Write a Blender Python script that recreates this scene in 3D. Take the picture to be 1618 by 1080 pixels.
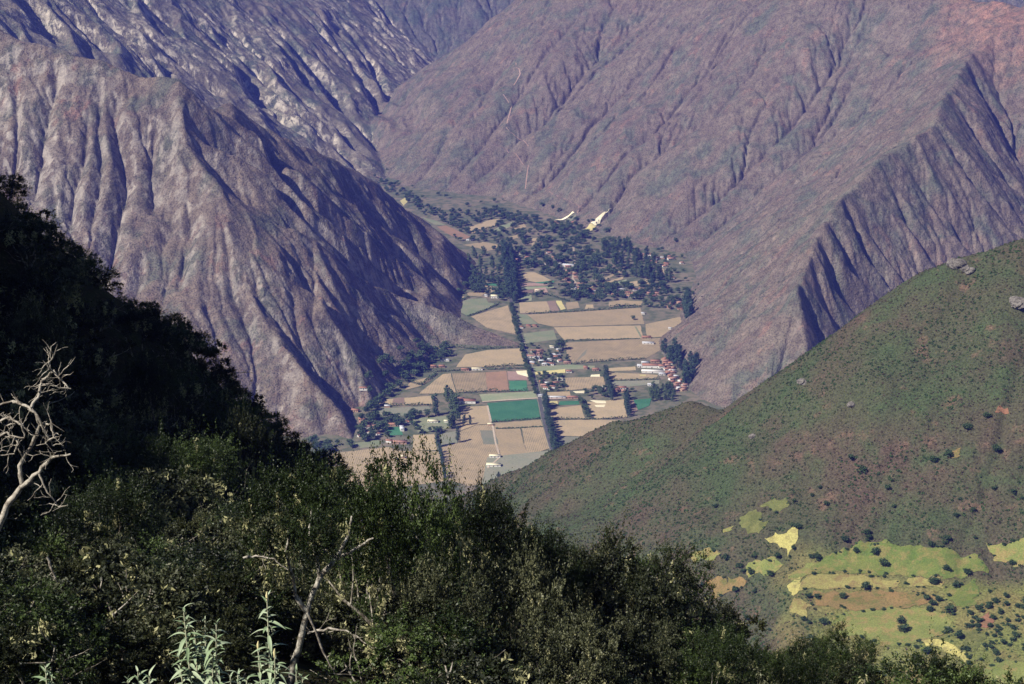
import bpy, math, random
import numpy as np
from mathutils import Vector
R = math.radians
random.seed(7)
rng = np.random.default_rng(11)
scene = bpy.context.scene
for o in list(bpy.data.objects):
    bpy.data.objects.remove(o)

# ------------------------------------------------------------------ camera, sky, sun, exposure
CAM_H = 900.0                 # metres above the valley floor
PITCH = 16.5                  # degrees below the horizon
FPX = 3019.0                  # focal length in photo pixels (photo 1618 x 1080)
cam = bpy.data.cameras.new('camera')
cam.sensor_width = 36.0
cam.lens = 36.0 * FPX / 1618.0
cam.clip_start = 0.5
cam.clip_end = 30000.0
cam_ob = bpy.data.objects.new('camera', cam)
cam_ob.location = (0, 0, CAM_H)
cam_ob.rotation_euler = (R(90 - PITCH), 0, 0)
scene.collection.objects.link(cam_ob)
scene.camera = cam_ob

SUN_ELEV = 44.0
SUN_TO = Vector((0.835, 0.55, 0)).normalized()      # horizontal direction in which the shadows fall
world = bpy.data.worlds.new('World')
scene.world = world
world.use_nodes = True
wn = world.node_tree
sky = wn.nodes.new('ShaderNodeTexSky')
sky.sky_type = 'NISHITA'
sky.sun_disc = False
sky.sun_elevation = R(SUN_ELEV)
sky.sun_rotation = math.atan2(-SUN_TO.x, -SUN_TO.y)
sky.altitude = 2800
sky.air_density = 1.0
sky.dust_density = 0.6
bg = wn.nodes['Background']
bg.inputs['Strength'].default_value = 0.05
wn.links.new(sky.outputs[0], bg.inputs['Color'])
sl = bpy.data.lights.new('sun', 'SUN')
sl.energy = 5.0
sl.angle = R(0.5)
sl.color = (1.0, 0.94, 0.84)
sun = bpy.data.objects.new('sun', sl)
sd = Vector((SUN_TO.x * math.cos(R(SUN_ELEV)), SUN_TO.y * math.cos(R(SUN_ELEV)), -math.sin(R(SUN_ELEV))))
sun.rotation_euler = sd.to_track_quat('-Z', 'Y').to_euler()
sun.location = (-500, -300, 1800)
scene.collection.objects.link(sun)
scene.view_settings.view_transform = 'Standard'
scene.view_settings.look = 'None'
scene.view_settings.gamma = 1.0
scene.view_settings.use_curve_mapping = False
scene.view_settings.exposure = 0.62
scene.cycles.max_bounces = 4
scene.cycles.diffuse_bounces = 1
scene.cycles.volume_bounces = 0
scene.cycles.transparent_max_bounces = 8

# ------------------------------------------------------------------ pixel <-> world
_st, _ct = math.sin(R(PITCH)), math.cos(R(PITCH))
def ray(u, v):
    t = (540.0 - v) / FPX
    return np.array([(u - 809.0) / FPX, _ct + t * _st, -_st + t * _ct])
def at(u, v, y):
    d = ray(u, v)
    return np.array([0, 0, CAM_H]) + d * (y / d[1])
def gnd(u, v, z=0.0):
    d = ray(u, v)
    return np.array([0, 0, CAM_H]) + d * ((z - CAM_H) / d[2])

# ------------------------------------------------------------------ numpy noise
def _hash(ix, iy, seed):
    h = (ix.astype(np.int64) * 374761393 + iy.astype(np.int64) * 668265263 + seed * 1442695041) & 0xffffffff
    h = ((h ^ (h >> 13)) * 1274126177) & 0xffffffff
    return ((h ^ (h >> 16)) & 0xffff) / 65535.0
def vnoise(x, y, seed=0):
    ix = np.floor(x); iy = np.floor(y)
    fx = x - ix; fy = y - iy
    fx = fx * fx * fx * (fx * (fx * 6 - 15) + 10); fy = fy * fy * fy * (fy * (fy * 6 - 15) + 10)
    a = _hash(ix, iy, seed); b = _hash(ix + 1, iy, seed); c = _hash(ix, iy + 1, seed); d = _hash(ix + 1, iy + 1, seed)
    return (a + (b - a) * fx) * (1 - fy) + (c + (d - c) * fx) * fy - 0.5
def fbm(x, y, octaves=4, seed=0, gain=0.5):
    s = 0; a = 1.0
    for k in range(octaves):
        s = s + a * vnoise(x * 2 ** k + 17.3 * k, y * 2 ** k - 9.1 * k, seed + k)
        a *= gain
    return s

# ------------------------------------------------------------------ ridges and erosion
def tent(X, Y, pts, slope, w=6.0, slope_back=None, steer=None):
    """height of a ridge polyline falling away on both sides; slope may be a list, one per point
    (slope_back: left-hand side of the drawing direction; steer (dx, dy, k): steeper towards dx, dy)"""
    best = np.full(X.shape, -1e9)
    sl_ = list(slope) if hasattr(slope, '__len__') else [slope] * len(pts)
    for seg_, (a, b, s0, s1) in enumerate(zip(pts[:-1], pts[1:], sl_[:-1], sl_[1:])):
        dx, dy = b[0] - a[0], b[1] - a[1]
        L2 = dx * dx + dy * dy + 1e-9
        t = np.clip(((X - a[0]) * dx + (Y - a[1]) * dy) / L2, 0, 1)
        ex, ey = X - (a[0] + t * dx), Y - (a[1] + t * dy)
        d = np.sqrt(ex * ex + ey * ey)
        s = s0 + t * (s1 - s0)
        if slope_back is not None:
            sb_ = slope_back if not hasattr(slope_back, '__len__') else slope_back[seg_] + t * (slope_back[seg_ + 1] - slope_back[seg_])
            s = np.where(dx * ey - dy * ex > 0, s, sb_)
        if steer is not None:
            c = np.clip((ex * steer[0] + ey * steer[1]) / (d + 1e-6), 0, 1)
            s = s * (1 + steer[2] * c * c)
        best = np.maximum(best, a[2] + t * (b[2] - a[2]) - s * (np.sqrt(d * d + w * w) - w))
    return best
NB = [(-1, -1), (-1, 0), (-1, 1), (0, -1), (0, 1), (1, -1), (1, 0), (1, 1)]
def erode(h, dx, iters, K, m=0.45, kd=0.0, base=0.0, Kmap=None):
    ny, nx = h.shape
    idx = np.arange(ny * nx).reshape(ny, nx)
    for it in range(iters):
        hp = np.pad(h, 1, constant_values=1e9)
        ip = np.pad(idx, 1, constant_values=-1)
        best = np.zeros_like(h); rec = idx.copy(); dist = np.full(h.shape, dx)
        for (j, i) in NB:
            hn = hp[1 + j:1 + j + ny, 1 + i:1 + i + nx]
            dd = dx * math.hypot(j, i)
            s = (h - hn) / dd
            ok = s > best
            best = np.where(ok, s, best)
            rec = np.where(ok, ip[1 + j:1 + j + ny, 1 + i:1 + i + nx], rec)
            dist = np.where(ok, dd, dist)
        hf = h.ravel()
        order = np.argsort(hf)
        recl = rec.ravel().tolist()
        A = [dx * dx] * (ny * nx)
        ol = order.tolist()
        for i in reversed(ol):
            r = recl[i]
            if r != i:
                A[r] += A[i]
        A = np.array(A)
        kk = K if Kmap is None else K * Kmap.ravel()
        F = kk * A ** m / dist.ravel()
        F[hf <= base] = 0
        Fl = F.tolist(); hl = hf.tolist()
        for i in ol:
            r = recl[i]
            if r != i:
                f = Fl[i]
                hl[i] = (hl[i] + f * hl[r]) / (1 + f)
        h = np.array(hl).reshape(ny, nx)
        if kd > 0:
            p = np.pad(h, 1, mode='edge')
            lap = p[:-2, 1:-1] + p[2:, 1:-1] + p[1:-1, :-2] + p[1:-1, 2:] - 4 * h
            h = h + kd * lap
    return h, A.reshape(ny, nx)
def cubic(h, fx, fy):
    ny, nx = h.shape
    fx = np.clip(fx, 1, nx - 3.001); fy = np.clip(fy, 1, ny - 3.001)
    ix = fx.astype(int); iy = fy.astype(int)
    tx = fx - ix; ty = fy - iy
    def wts(t):
        return (-0.5 * t + t * t - 0.5 * t ** 3, 1 - 2.5 * t * t + 1.5 * t ** 3, 0.5 * t + 2 * t * t - 1.5 * t ** 3, -0.5 * t * t + 0.5 * t ** 3)
    wx = wts(tx); wy = wts(ty)
    out = 0
    for j in range(4):
        row = 0
        for i in range(4):
            row = row + wx[i] * h[iy + j - 1, ix + i - 1]
        out = out + wy[j] * row
    return out
def bilin(h, fx, fy):
    ny, nx = h.shape
    fx = np.clip(fx, 0, nx - 1.001); fy = np.clip(fy, 0, ny - 1.001)
    ix = fx.astype(int); iy = fy.astype(int); tx = fx - ix; ty = fy - iy
    return (h[iy, ix] * (1 - tx) + h[iy, ix + 1] * tx) * (1 - ty) + (h[iy + 1, ix] * (1 - tx) + h[iy + 1, ix + 1] * tx) * ty

# ------------------------------------------------------------------ materials
MATS = {}
class NT:
    def __init__(self, name, rough=0.9, spec=0.15):
        self.m = bpy.data.materials.new(name); self.m.use_nodes = True
        self.t = self.m.node_tree; self.n = self.t.nodes
        self.b = self.n['Principled BSDF']
        self.b.inputs['Roughness'].default_value = rough
        self.b.inputs['Specular IOR Level'].default_value = spec
        MATS[name] = self.m
    def node(self, kind, **kw):
        nd = self.n.new(kind)
        for k, v in kw.items():
            if hasattr(nd, k): setattr(nd, k, v)
            else: nd.inputs[k].default_value = v
        return nd
    def link(self, a, b): self.t.links.new(a, b)
    def coords(self, scale=(1, 1, 1)):
        g = self.node('ShaderNodeNewGeometry')
        mp = self.node('ShaderNodeMapping'); mp.inputs['Scale'].default_value = scale
        self.link(g.outputs['Position'], mp.inputs['Vector'])
        return mp.outputs[0]
    def noise(self, vec, scale, detail=4, rough=0.55, dist=0.0):
        nd = self.node('ShaderNodeTexNoise'); nd.inputs['Scale'].default_value = scale
        nd.inputs['Detail'].default_value = detail; nd.inputs['Roughness'].default_value = rough; nd.inputs['Distortion'].default_value = dist
        self.link(vec, nd.inputs['Vector'])
        return nd.outputs['Fac']
    def ramp(self, fac, stops):
        nd = self.node('ShaderNodeValToRGB'); e = nd.color_ramp.elements
        while len(e) < len(stops): e.new(0.5)
        for el, (p, c) in zip(e, stops):
            el.position = p; el.color = (c, c, c, 1) if not hasattr(c, '__len__') else (*c, 1)
        self.link(fac, nd.inputs['Fac'])
        return nd.outputs['Color']
    def mix(self, fac, a, b, blend='MIX'):
        nd = self.node('ShaderNodeMix'); nd.data_type = 'RGBA'; nd.blend_type = blend
        for s, v in ((nd.inputs['Factor'], fac), (nd.inputs['A'], a), (nd.inputs['B'], b)):
            if hasattr(v, 'is_output'): self.link(v, s)
            elif hasattr(v, '__len__'): s.default_value = (*v, 1)
            else: s.default_value = v
        return nd.outputs['Result']
    def math(self, op, a, b=0.0, clamp=False):
        nd = self.node('ShaderNodeMath'); nd.operation = op; nd.use_clamp = clamp
        for s, v in ((nd.inputs[0], a), (nd.inputs[1], b)):
            if hasattr(v, 'is_output'): self.link(v, s)
            else: s.default_value = v
        return nd.outputs[0]
    def attr(self, name):
        nd = self.node('ShaderNodeAttribute'); nd.attribute_name = name
        return nd
    def col(self, c):
        s = self.b.inputs['Base Color']
        if hasattr(c, 'is_output'): self.link(c, s)
        else: s.default_value = (*c, 1)
    def bump(self, h, strength=0.5, dist=1.0):
        nd = self.node('ShaderNodeBump'); nd.inputs['Strength'].default_value = strength; nd.inputs['Distance'].default_value = dist
        self.link(h, nd.inputs['Height']); self.link(nd.outputs[0], self.b.inputs['Normal'])

def make_mesh(name, verts, faces, mat=None, smooth=False, attrs=None, parent=None, link=True):
    me = bpy.data.meshes.new(name)
    verts = np.asarray(verts, dtype=np.float32); faces = np.asarray(faces, dtype=np.int32)
    k = faces.shape[1]
    me.vertices.add(len(verts)); me.vertices.foreach_set('co', verts.ravel())
    me.loops.add(faces.size); me.loops.foreach_set('vertex_index', faces.ravel())
    me.polygons.add(len(faces))
    me.polygons.foreach_set('loop_start', np.arange(0, faces.size, k, dtype=np.int32))
    me.polygons.foreach_set('loop_total', np.full(len(faces), k, dtype=np.int32))
    if smooth: me.polygons.foreach_set('use_smooth', np.ones(len(faces), dtype=bool))
    me.update(calc_edges=True)
    for an, av in (attrs or {}).items():
        a = me.attributes.new(an, 'FLOAT', 'POINT'); a.data.foreach_set('value', np.asarray(av, dtype=np.float32))
    if mat is not None: me.materials.append(MATS[mat] if isinstance(mat, str) else mat)
    if not link: return me
    return add(name, me, parent)
def add(name, data, parent=None, loc=None, rz=0.0, sc=None):
    o = bpy.data.objects.new(name, data)
    scene.collection.objects.link(o)
    if parent is not None: o.parent = parent
    if loc is not None: o.location = [float(c) for c in loc]
    if rz: o.rotation_euler = (0, 0, rz)
    if sc is not None: o.scale = (sc, sc, sc) if not hasattr(sc, '__len__') else sc
    return o
def tag(o, label=None, cat=None, group=None, kind=None):
    if label: o['label'] = label
    if cat: o['category'] = cat
    if group: o['group'] = group
    if kind: o['kind'] = kind
    return o
def grid_faces(ny, nx, keep=None):
    i = np.arange(ny * nx).reshape(ny, nx)
    f = np.stack([i[:-1, :-1], i[:-1, 1:], i[1:, 1:], i[1:, :-1]], -1).reshape(-1, 4)
    return f if keep is None else f[keep.ravel()]
def compact(verts, faces, attrs):
    used = np.unique(faces)
    remap = np.full(len(verts), -1); remap[used] = np.arange(len(used))
    return verts[used], remap[faces], {k: v[used] for k, v in attrs.items()}

#@@SECTION terrain
# ------------------------------------------------------------------ the mountains
DX = 3.2
X0, X1, Y0, Y1 = -1380.0, 1380.0, 2420.0, 6100.0
gx = np.arange(X0, X1, DX); gy = np.arange(Y0, Y1, DX)
GX, GY = np.meshgrid(gx, gy)
warp = 26 * fbm(GX / 260, GY / 260, 3, 3); warp2 = 26 * fbm(GX / 260, GY / 260, 3, 9)
WX, WY = GX + warp, GY + warp2
def pl(*a): return [at(*p) for p in a]
# near mountain on the left: upper crest, lower spur, bluff
nl_crest = [np.array([-1500, 3260, 640.])] + pl((-60, 40, 3140), (110, 85, 3105), (285, 120, 3080), (420, 192, 3215), (580, 277, 3420), (680, 360, 3560)) + [gnd(738, 404)]
nl_spur = pl((285, 125, 3060), (300, 228, 2965), (345, 300, 2890), (415, 362, 2890), (490, 388, 2940), (555, 428, 3010), (640, 465, 3085), (740, 512, 3062)) + [gnd(828, 545)]
nl_bluff = pl((400, 470, 2750), (440, 543, 2672), (485, 600, 2618)) + [at(530, 650, 2590), gnd(552, 698)]
nl_mid = pl((490, 388, 2940), (500, 480, 2800), (560, 560, 2760)) + [gnd(590, 645)]
nl_tail = pl((620, 462, 3050), (680, 484, 3075), (750, 514, 3066)) + [gnd(838, 549)]
nl = np.maximum.reduce([tent(WX, WY, nl_crest, 0.86, 10, None, (0.9, -0.44, 0.28)), tent(WX, WY, nl_spur, 0.82, 3, None, (0.9, -0.44, 0.22)), tent(WX, WY, nl_bluff, 1.05, 2, None, (0.9, -0.44, 0.3)), tent(WX, WY, nl_mid, 0.95, 3, None, (0.9, -0.44, 0.35)), tent(GX, GY, nl_tail, (1.3, 1.0, 0.75, 0.6), 3)])
# far mountain on the left
fa = np.array([-285., 4450.]); fb = np.array([-120., 5440.])
fd = (fb - fa) / np.linalg.norm(fb - fa); fn = np.array([-fd[1], fd[0]])
fl1 = 0.68 * ((WX - fa[0]) * fn[0] + (WY - fa[1]) * fn[1])
ca = np.array([-120., 5440.]); cb = np.array([-440., 5800.])
cd = (cb - ca) / np.linalg.norm(cb - ca); cn = np.array([cd[1], -cd[0]])
tt = (WX - ca[0]) * cd[0] + (WY - ca[1]) * cd[1]
oo = (WX - ca[0]) * cn[0] + (WY - ca[1]) * cn[1]
fl2 = tt * 0.54 - 0.85 * oo
fl = np.minimum(np.minimum(fl1, fl2), 0.9 * (WY - 3330))
# mountain on the right
rm_spur = pl((1272, 590, 2680), (1250, 470, 2800), (1300, 340, 2990), (1400, 250, 3170), (1480, 190, 3310), (1530, 84, 3700)) + [np.array([1330, 4250, 560.])]
rm_ridge = [np.array(p, float) for p in ((-310, 4415, 0), (-110, 4560, 146), (90, 4720, 335), (291, 4890, 545), (620, 4760, 620), (820, 4330, 590), (950, 4000, 470), (1060, 3850, 450))]
rm_far = [np.array(p, float) for p in ((291, 4890, 545), (400, 5000, 530), (520, 5400, 520), (450, 6000, 640))]
rm = np.maximum.reduce([tent(WX, WY, rm_spur, (0.95, 0.92, 0.92, 0.85, 0.76, 0.72, 0.72), 4, (1.35, 1.35, 1.3, 1.15, 1.05, 0.95, 0.8)), tent(WX, WY, rm_ridge, 1.15, 12, 0.73), tent(WX, WY, rm_far, 1.0, 12, 0.7), np.minimum(tent(WX, WY, [np.array([1060, 3850, 452.]), np.array([1400, 3700, 500.])], 0.3, 30), tent(WX, WY, [np.array([1060, 3850, 500.]), np.array([1400, 3700, 560.])], 0.76, 30))])
# slopes beyond the gorge
bgm = tent(WX, WY, [np.array([-1500, 6900, 900.]), np.array([300, 6500, 640.]), np.array([1500, 6600, 800.])], 0.62, 10)
bgm = np.maximum(bgm, tent(WX, WY, [np.array([-330, 6300, 560.]), np.array([-260, 5750, 130.])], 0.7, 8))
owner = np.argmax(np.stack([nl, fl, rm, bgm]), 0)
H0 = np.maximum.reduce([nl, fl, rm, bgm])
# ravines that the photograph shows, laid on the bare slopes: (depth, half width, points)
RAVINES = [
 (20, 46, [(1158, 48), (1091, 120), (995, 226), (923, 322)]), (18, 44, [(1019, 82), (937, 159), (870, 270), (850, 300)]),
 (24, 50, [(1226, 38), (1192, 96), (1130, 159), (1062, 212), (995, 270), (950, 345)]),
 (20, 42, [(1337, 43), (1312, 111), (1245, 183), (1168, 270), (1062, 356), (1005, 390)]),
 (18, 38, [(1375, 91), (1341, 159), (1274, 226), (1197, 289), (1110, 371), (1072, 409)]),
 (16, 36, [(1481, 120), (1409, 183), (1317, 270), (1226, 347), (1158, 400), (1091, 443)]),
 (12, 30, [(1380, 280), (1280, 350), (1190, 430), (1110, 490)]), (9, 24, [(1290, 370), (1210, 440), (1130, 520)]),
 (20, 46, [(1030, 0), (930, 90), (860, 170), (780, 250), (730, 310)]), (18, 44, [(920, 10), (830, 120), (745, 235), (690, 310)]),
 (16, 40, [(780, 110), (700, 215), (650, 290)]), (22, 50, [(1110, 0), (1050, 60), (960, 150), (880, 260), (820, 328)]),
 (22, 24, [(207, 130), (178, 164), (193, 231), (202, 289), (188, 361), (178, 424)]), (16, 22, [(87, 87), (91, 120), (63, 202), (48, 289)]),
 (15, 20, [(130, 193), (128, 260), (116, 313), (113, 361)]), (9, 14, [(265, 330), (279, 356), (260, 395)]), (9, 14, [(231, 409), (217, 453)]),
 (8, 14, [(340, 420), (330, 480), (345, 540)]), (8, 14, [(400, 440), (420, 500), (430, 560)]),
 (32, 26, [(310, 200), (337, 222), (385, 250), (443, 299), (482, 347), (560, 410), (650, 455)]),
 (32, 24, [(390, 205), (419, 222), (443, 270), (500, 320), (590, 390), (660, 440)]),
 (30, 24, [(465, 228), (511, 268), (578, 328), (650, 400), (690, 440)]), (14, 20, [(482, 385), (501, 434), (530, 472), (580, 530), (620, 560)]),
 (20, 20, [(540, 430), (600, 480), (650, 530)]), (12, 18, [(450, 545), (490, 590), (530, 620), (570, 660)]),
 (34, 42, [(347, 53), (400, 96), (434, 140), (482, 183), (544, 231), (578, 268)]), (32, 40, [(419, 24), (482, 92), (530, 140), (592, 207)]),
 (30, 38, [(501, 29), (568, 111), (617, 159), (660, 186)]), (28, 36, [(308, 92), (356, 125), (414, 164), (482, 212), (520, 241)]),
 (26, 36, [(150, 20), (250, 90), (330, 150)]), (26, 30, [(380, 20), (440, 75), (490, 125), (550, 180), (600, 225)]), (24, 28, [(300, 50), (350, 90), (400, 130), (450, 170), (500, 205)]), (26, 30, [(460, 10), (530, 75), (590, 140), (635, 185)]), (22, 26, [(200, 40), (280, 95), (340, 140)]), (24, 28, [(430, 100), (480, 150), (530, 195), (570, 235)]), (20, 26, [(540, 40), (600, 115), (650, 165)]), (20, 24, [(90, 20), (160, 70)]), (26, 34, [(250, 0), (330, 45), (400, 140)]),
 (20, 22, [(1284, 361), (1322, 433), (1385, 496)]), (22, 24, [(1308, 332), (1346, 400), (1414, 462)]), (14, 20, [(1390, 375), (1447, 452)]),
 (20, 26, [(1455, 270), (1495, 332), (1529, 380)]), (22, 26, [(1488, 195), (1524, 250), (1558, 298), (1606, 361)]), (24, 28, [(1530, 95), (1558, 144), (1616, 236)]),
 (14, 18, [(1258, 450), (1290, 520), (1310, 560)]), (16, 20, [(1345, 320), (1380, 400), (1440, 470)]), (14, 18, [(1420, 300), (1450, 360), (1490, 410)]), (16, 20, [(1270, 400), (1300, 460), (1350, 530)]),
 (16, 20, [(1510, 150), (1560, 230), (1600, 290)]), (10, 14, [(30, 120), (25, 200), (10, 280)]), (12, 16, [(160, 130), (150, 200), (160, 280), (150, 360)]), (10, 14, [(250, 180), (240, 260), (250, 330)]), (9, 14, [(300, 300), (310, 380), (290, 450)]), (8, 12, [(360, 380), (370, 450), (390, 520)]), (8, 12, [(450, 420), (455, 480), (470, 540)]),
 (28, 22, [(355, 190), (420, 250), (480, 310), (560, 370), (640, 430)]), (24, 20, [(545, 285), (600, 333), (660, 390), (700, 420)]), (20, 20, [(430, 380), (480, 440), (540, 500), (600, 540)]), (9, 14, [(660, 480), (690, 510), (710, 535)]), (10, 14, [(580, 455), (630, 500), (670, 535)])]
def base_hit(u, v):
    d = ray(u, v); ys = np.arange(2450.0, 6000.0, 4.0)
    xs = d[0] / d[1] * ys; zs = CAM_H + d[2] / d[1] * ys
    k = np.nonzero(bilin(H0, (xs - X0) / DX, (ys - Y0) / DX) >= zs)[0]
    k = k[0] if len(k) else len(ys) - 1
    return np.array([xs[k], ys[k]])
CARVE = np.zeros_like(H0)
for dep, hw, pts in RAVINES:
    w = [base_hit(*p) for p in pts]
    n = len(w) - 1; wa = np.array(w)
    i0 = max(0, int((wa[:, 0].min() - 90 - X0) / DX)); i1 = int((wa[:, 0].max() + 90 - X0) / DX)
    j0 = max(0, int((wa[:, 1].min() - 90 - Y0) / DX)); j1 = int((wa[:, 1].max() + 90 - Y0) / DX)
    sl_ = (slice(j0, j1), slice(i0, i1)); LX, LY = WX[sl_], WY[sl_]
    fld = np.zeros_like(LX)
    for k, (a, b) in enumerate(zip(w[:-1], w[1:])):
        dx, dy = b - a
        tk = np.clip(((LX - a[0]) * dx + (LY - a[1]) * dy) / (dx * dx + dy * dy + 1e-9), 0, 1)
        dd = np.hypot(LX - a[0] - tk * dx, LY - a[1] - tk * dy)
        along = (k + tk) / n
        fld = np.maximum(fld, np.clip(1 - dd / (hw * (0.55 + 0.6 * along)), 0, 1) * np.clip(0.35 + along * 1.6, 0, 1))
    CARVE[sl_] = np.maximum(CARVE[sl_], dep * fld)
H0 = H0 - CARVE * np.clip(H0 / 60, 0, 1)
rough = fbm(GX / 90, GY / 90, 4, 21)
mask = np.clip(H0 / 130, 0.04, 1)
def ridged(x, y, seed, oct_=4):
    o_ = 0; a_ = 1.0
    for k in range(oct_):
        o_ = o_ + a_ * (0.5 - np.abs(2 * vnoise(x * 2 ** k + 31.7 * k, y * 2 ** k, seed + k)) * 1.3); a_ *= 0.5
    return o_
rx = GX + 40 * fbm(GX / 110, GY / 110, 3, 61); ry = GY + 40 * fbm(GX / 110, GY / 110, 3, 67)
rag = ridged(rx / 120 + 0.4 * ry / 120, ry / 190, 71) * np.select([owner == 0, owner == 1, owner == 2], [17.0, 20.0, 11.0], 12.0)
H = H0 + mask * (22 * fbm(GX / 300, GY / 300, 3, 5) + rag + 9 * rough + 1.5 * (rng.random(GX.shape) - 0.5))
H = np.where(H0 < 0, np.maximum(H0, -25), H)
Kmap = np.select([owner == 0, owner == 1, owner == 2], [0.62, 0.85, 0.95], 0.9)
H, ACC = erode(H, DX, 8, 0.062, 0.42, 0.03, base=0.0, Kmap=Kmap)
def far_h(x, y):
    return cubic(H, (np.asarray(x) - X0) / DX, (np.asarray(y) - Y0) / DX)

# polar sheet: columns fan out from the camera so that the triangles are even in the picture
NA, NR = 1010, 980
ang = np.tan(np.linspace(R(-18.2), R(18.2), NA))
rr = np.linspace(0, 1, NR); rad = 2440 + (6050 - 2440) * (0.72 * rr + 0.28 * rr ** 2)
PX = rad[:, None] * ang[None, :]; PY = np.repeat(rad[:, None], NA, 1)
PZ = far_h(PX, PY)
gyz, gxz = np.gradient(H, DX)
SL = np.hypot(gxz, gyz)
slope = bilin(SL, (PX - X0) / DX, (PY - Y0) / DX)
acc = bilin(np.log(ACC), (PX - X0) / DX, (PY - Y0) / DX)
steep = np.clip((slope - 0.85) / 0.5, 0, 1)
PZ = PZ + np.clip(PZ / 15, 0, 1) * (1.6 * fbm(PX / 14, PY / 14, 3, 41) + steep * 7.0 * (np.abs(fbm(PX / 22, PY / 30, 4, 51)) - 0.2))
own = owner[np.clip(((PY - Y0) / DX).astype(int), 0, H.shape[0] - 1), np.clip(((PX - X0) / DX).astype(int), 0, H.shape[1] - 1)]

def mountain_material(name, scrub_a, scrub_b, green, rock, red, rock_amt, red_amt):
    t = NT(name, 0.95, 0.05)
    p = t.coords()
    pv = t.coords((1, 1, 0.35))
    big = t.ramp(t.noise(pv, 0.006, 6, 0.65, 0.8), [(0.38, 0.0), (0.62, 1.0)])
    c = t.mix(big, scrub_a, scrub_b)
    c = t.mix(t.ramp(t.noise(pv, 0.017, 5, 0.6, 0.5), [(0.48, 0.0), (0.62, 0.75)]), c, green)
    gul = t.attr('gully').outputs['Fac']
    c = t.mix(t.math('MULTIPLY', gul, t.ramp(t.noise(p, 0.012, 3), [(0.35, 0.2), (0.6, 0.9)])), c, green)
    streak = t.noise(t.coords((1, 1, 0.10)), 0.035, 4, 0.65, 0.4)
    redf = t.math('MULTIPLY', t.ramp(streak, [(0.56, 0.0), (0.66, 1.0)]), t.ramp(t.noise(p, 0.0045, 3), [(0.42, 0.05), (0.6, red_amt)]))
    redf = t.math('ADD', redf, t.math('MULTIPLY', t.attr('redsoil').outputs['Fac'], t.ramp(t.noise(p, 0.03, 5, 0.7), [(0.38, 0.1), (0.6, 0.95)])), True)
    c = t.mix(redf, c, red)
    st = t.attr('steep').outputs['Fac']
    rn = t.noise(t.coords((1, 1, 0.22)), 0.05, 8, 0.72, 0.7)
    rf = t.math('MULTIPLY', t.math('ADD', st, t.math('MULTIPLY', t.attr('pale').outputs['Fac'], 0.45)), t.ramp(rn, [(0.47, 0.0), (0.56, rock_amt)]), True)
    c = t.mix(rf, c, rock)
    # low scrub: dark dots on paler soil
    vo = t.node('ShaderNodeTexVoronoi'); vo.inputs['Scale'].default_value = 0.34; vo.inputs['Randomness'].default_value = 1.0; t.link(p, vo.inputs['Vector'])
    sp = t.math('ADD', t.math('MULTIPLY', vo.outputs['Distance'], 0.75), t.math('MULTIPLY', t.noise(p, 0.5, 2, 0.8), 0.35))
    dots = t.ramp(sp, [(0.34, 0.58), (0.60, 1.12)])
    c = t.mix(t.math('SUBTRACT', 0.95, t.math('MULTIPLY', rf, 0.75)), c, dots, 'MULTIPLY')
    fine = t.ramp(t.noise(p, 0.06, 6, 0.8), [(0.28, 0.5), (0.72, 1.45)])
    c = t.mix(1.0, c, fine, 'MULTIPLY')
    t.col(c)
    hh = t.math('ADD', t.math('MULTIPLY', sp, -1.2), t.math('MULTIPLY', t.noise(p, 0.05, 6, 0.7), 9.0))
    t.bump(hh, 0.75, 1.0)
mountain_material('mountain_left_dry', (0.128, 0.102, 0.082), (0.170, 0.134, 0.098), (0.085, 0.096, 0.070), (0.33, 0.29, 0.24), (0.24, 0.135, 0.10), 0.65, 0.6)
mountain_material('mountain_far_dry', (0.130, 0.120, 0.090), (0.185, 0.155, 0.110), (0.085, 0.105, 0.072), (0.50, 0.44, 0.34), (0.24, 0.15, 0.12), 0.95, 0.2)
mountain_material('mountain_right_dry', (0.140, 0.110, 0.086), (0.165, 0.138, 0.102), (0.092, 0.108, 0.076), (0.24, 0.20, 0.16), (0.30, 0.155, 0.11), 0.4, 0.38)
mountain_material('mountain_back_dry', (0.10, 0.10, 0.08), (0.13, 0.115, 0.09), (0.07, 0.09, 0.065), (0.28, 0.24, 0.19), (0.26, 0.16, 0.12), 0.4, 0.4)

V = np.stack([PX, PY, PZ], -1).reshape(-1, 3)
gully = np.clip((acc - 6.0) / 3.0, 0, 1)
pale = np.clip(fbm(PX / 160, PY / 160, 3, 77) * 3 + 0.1, 0, 1) * np.select([own == 0, own == 1], [1.0, 1.1], 0.3)
rsoil = np.clip(1 - np.hypot(PX - 1080, PY - 3850) / 260, 0, 1) ** 0.5 * (own == 2)
ATT = {'redsoil': rsoil.ravel(), 'steep': steep.ravel(), 'gully': gully.ravel(), 'pale': pale.ravel()}
zmax = np.maximum.reduce([PZ[:-1, :-1], PZ[1:, :-1], PZ[:-1, 1:], PZ[1:, 1:]])
fo = own[:-1, :-1]
for k, (nm, mt) in enumerate((('mountain_near_left', 'mountain_left_dry'), ('mountain_far_left', 'mountain_far_dry'), ('mountain_right', 'mountain_right_dry'), ('mountain_beyond_gorge', 'mountain_back_dry'))):
    f = grid_faces(NR, NA, (fo == k) & (zmax > -3))
    v2, f2, a2 = compact(V, f, ATT)
    tag(make_mesh(nm, v2, f2, mt, True, a2), kind='structure')

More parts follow.
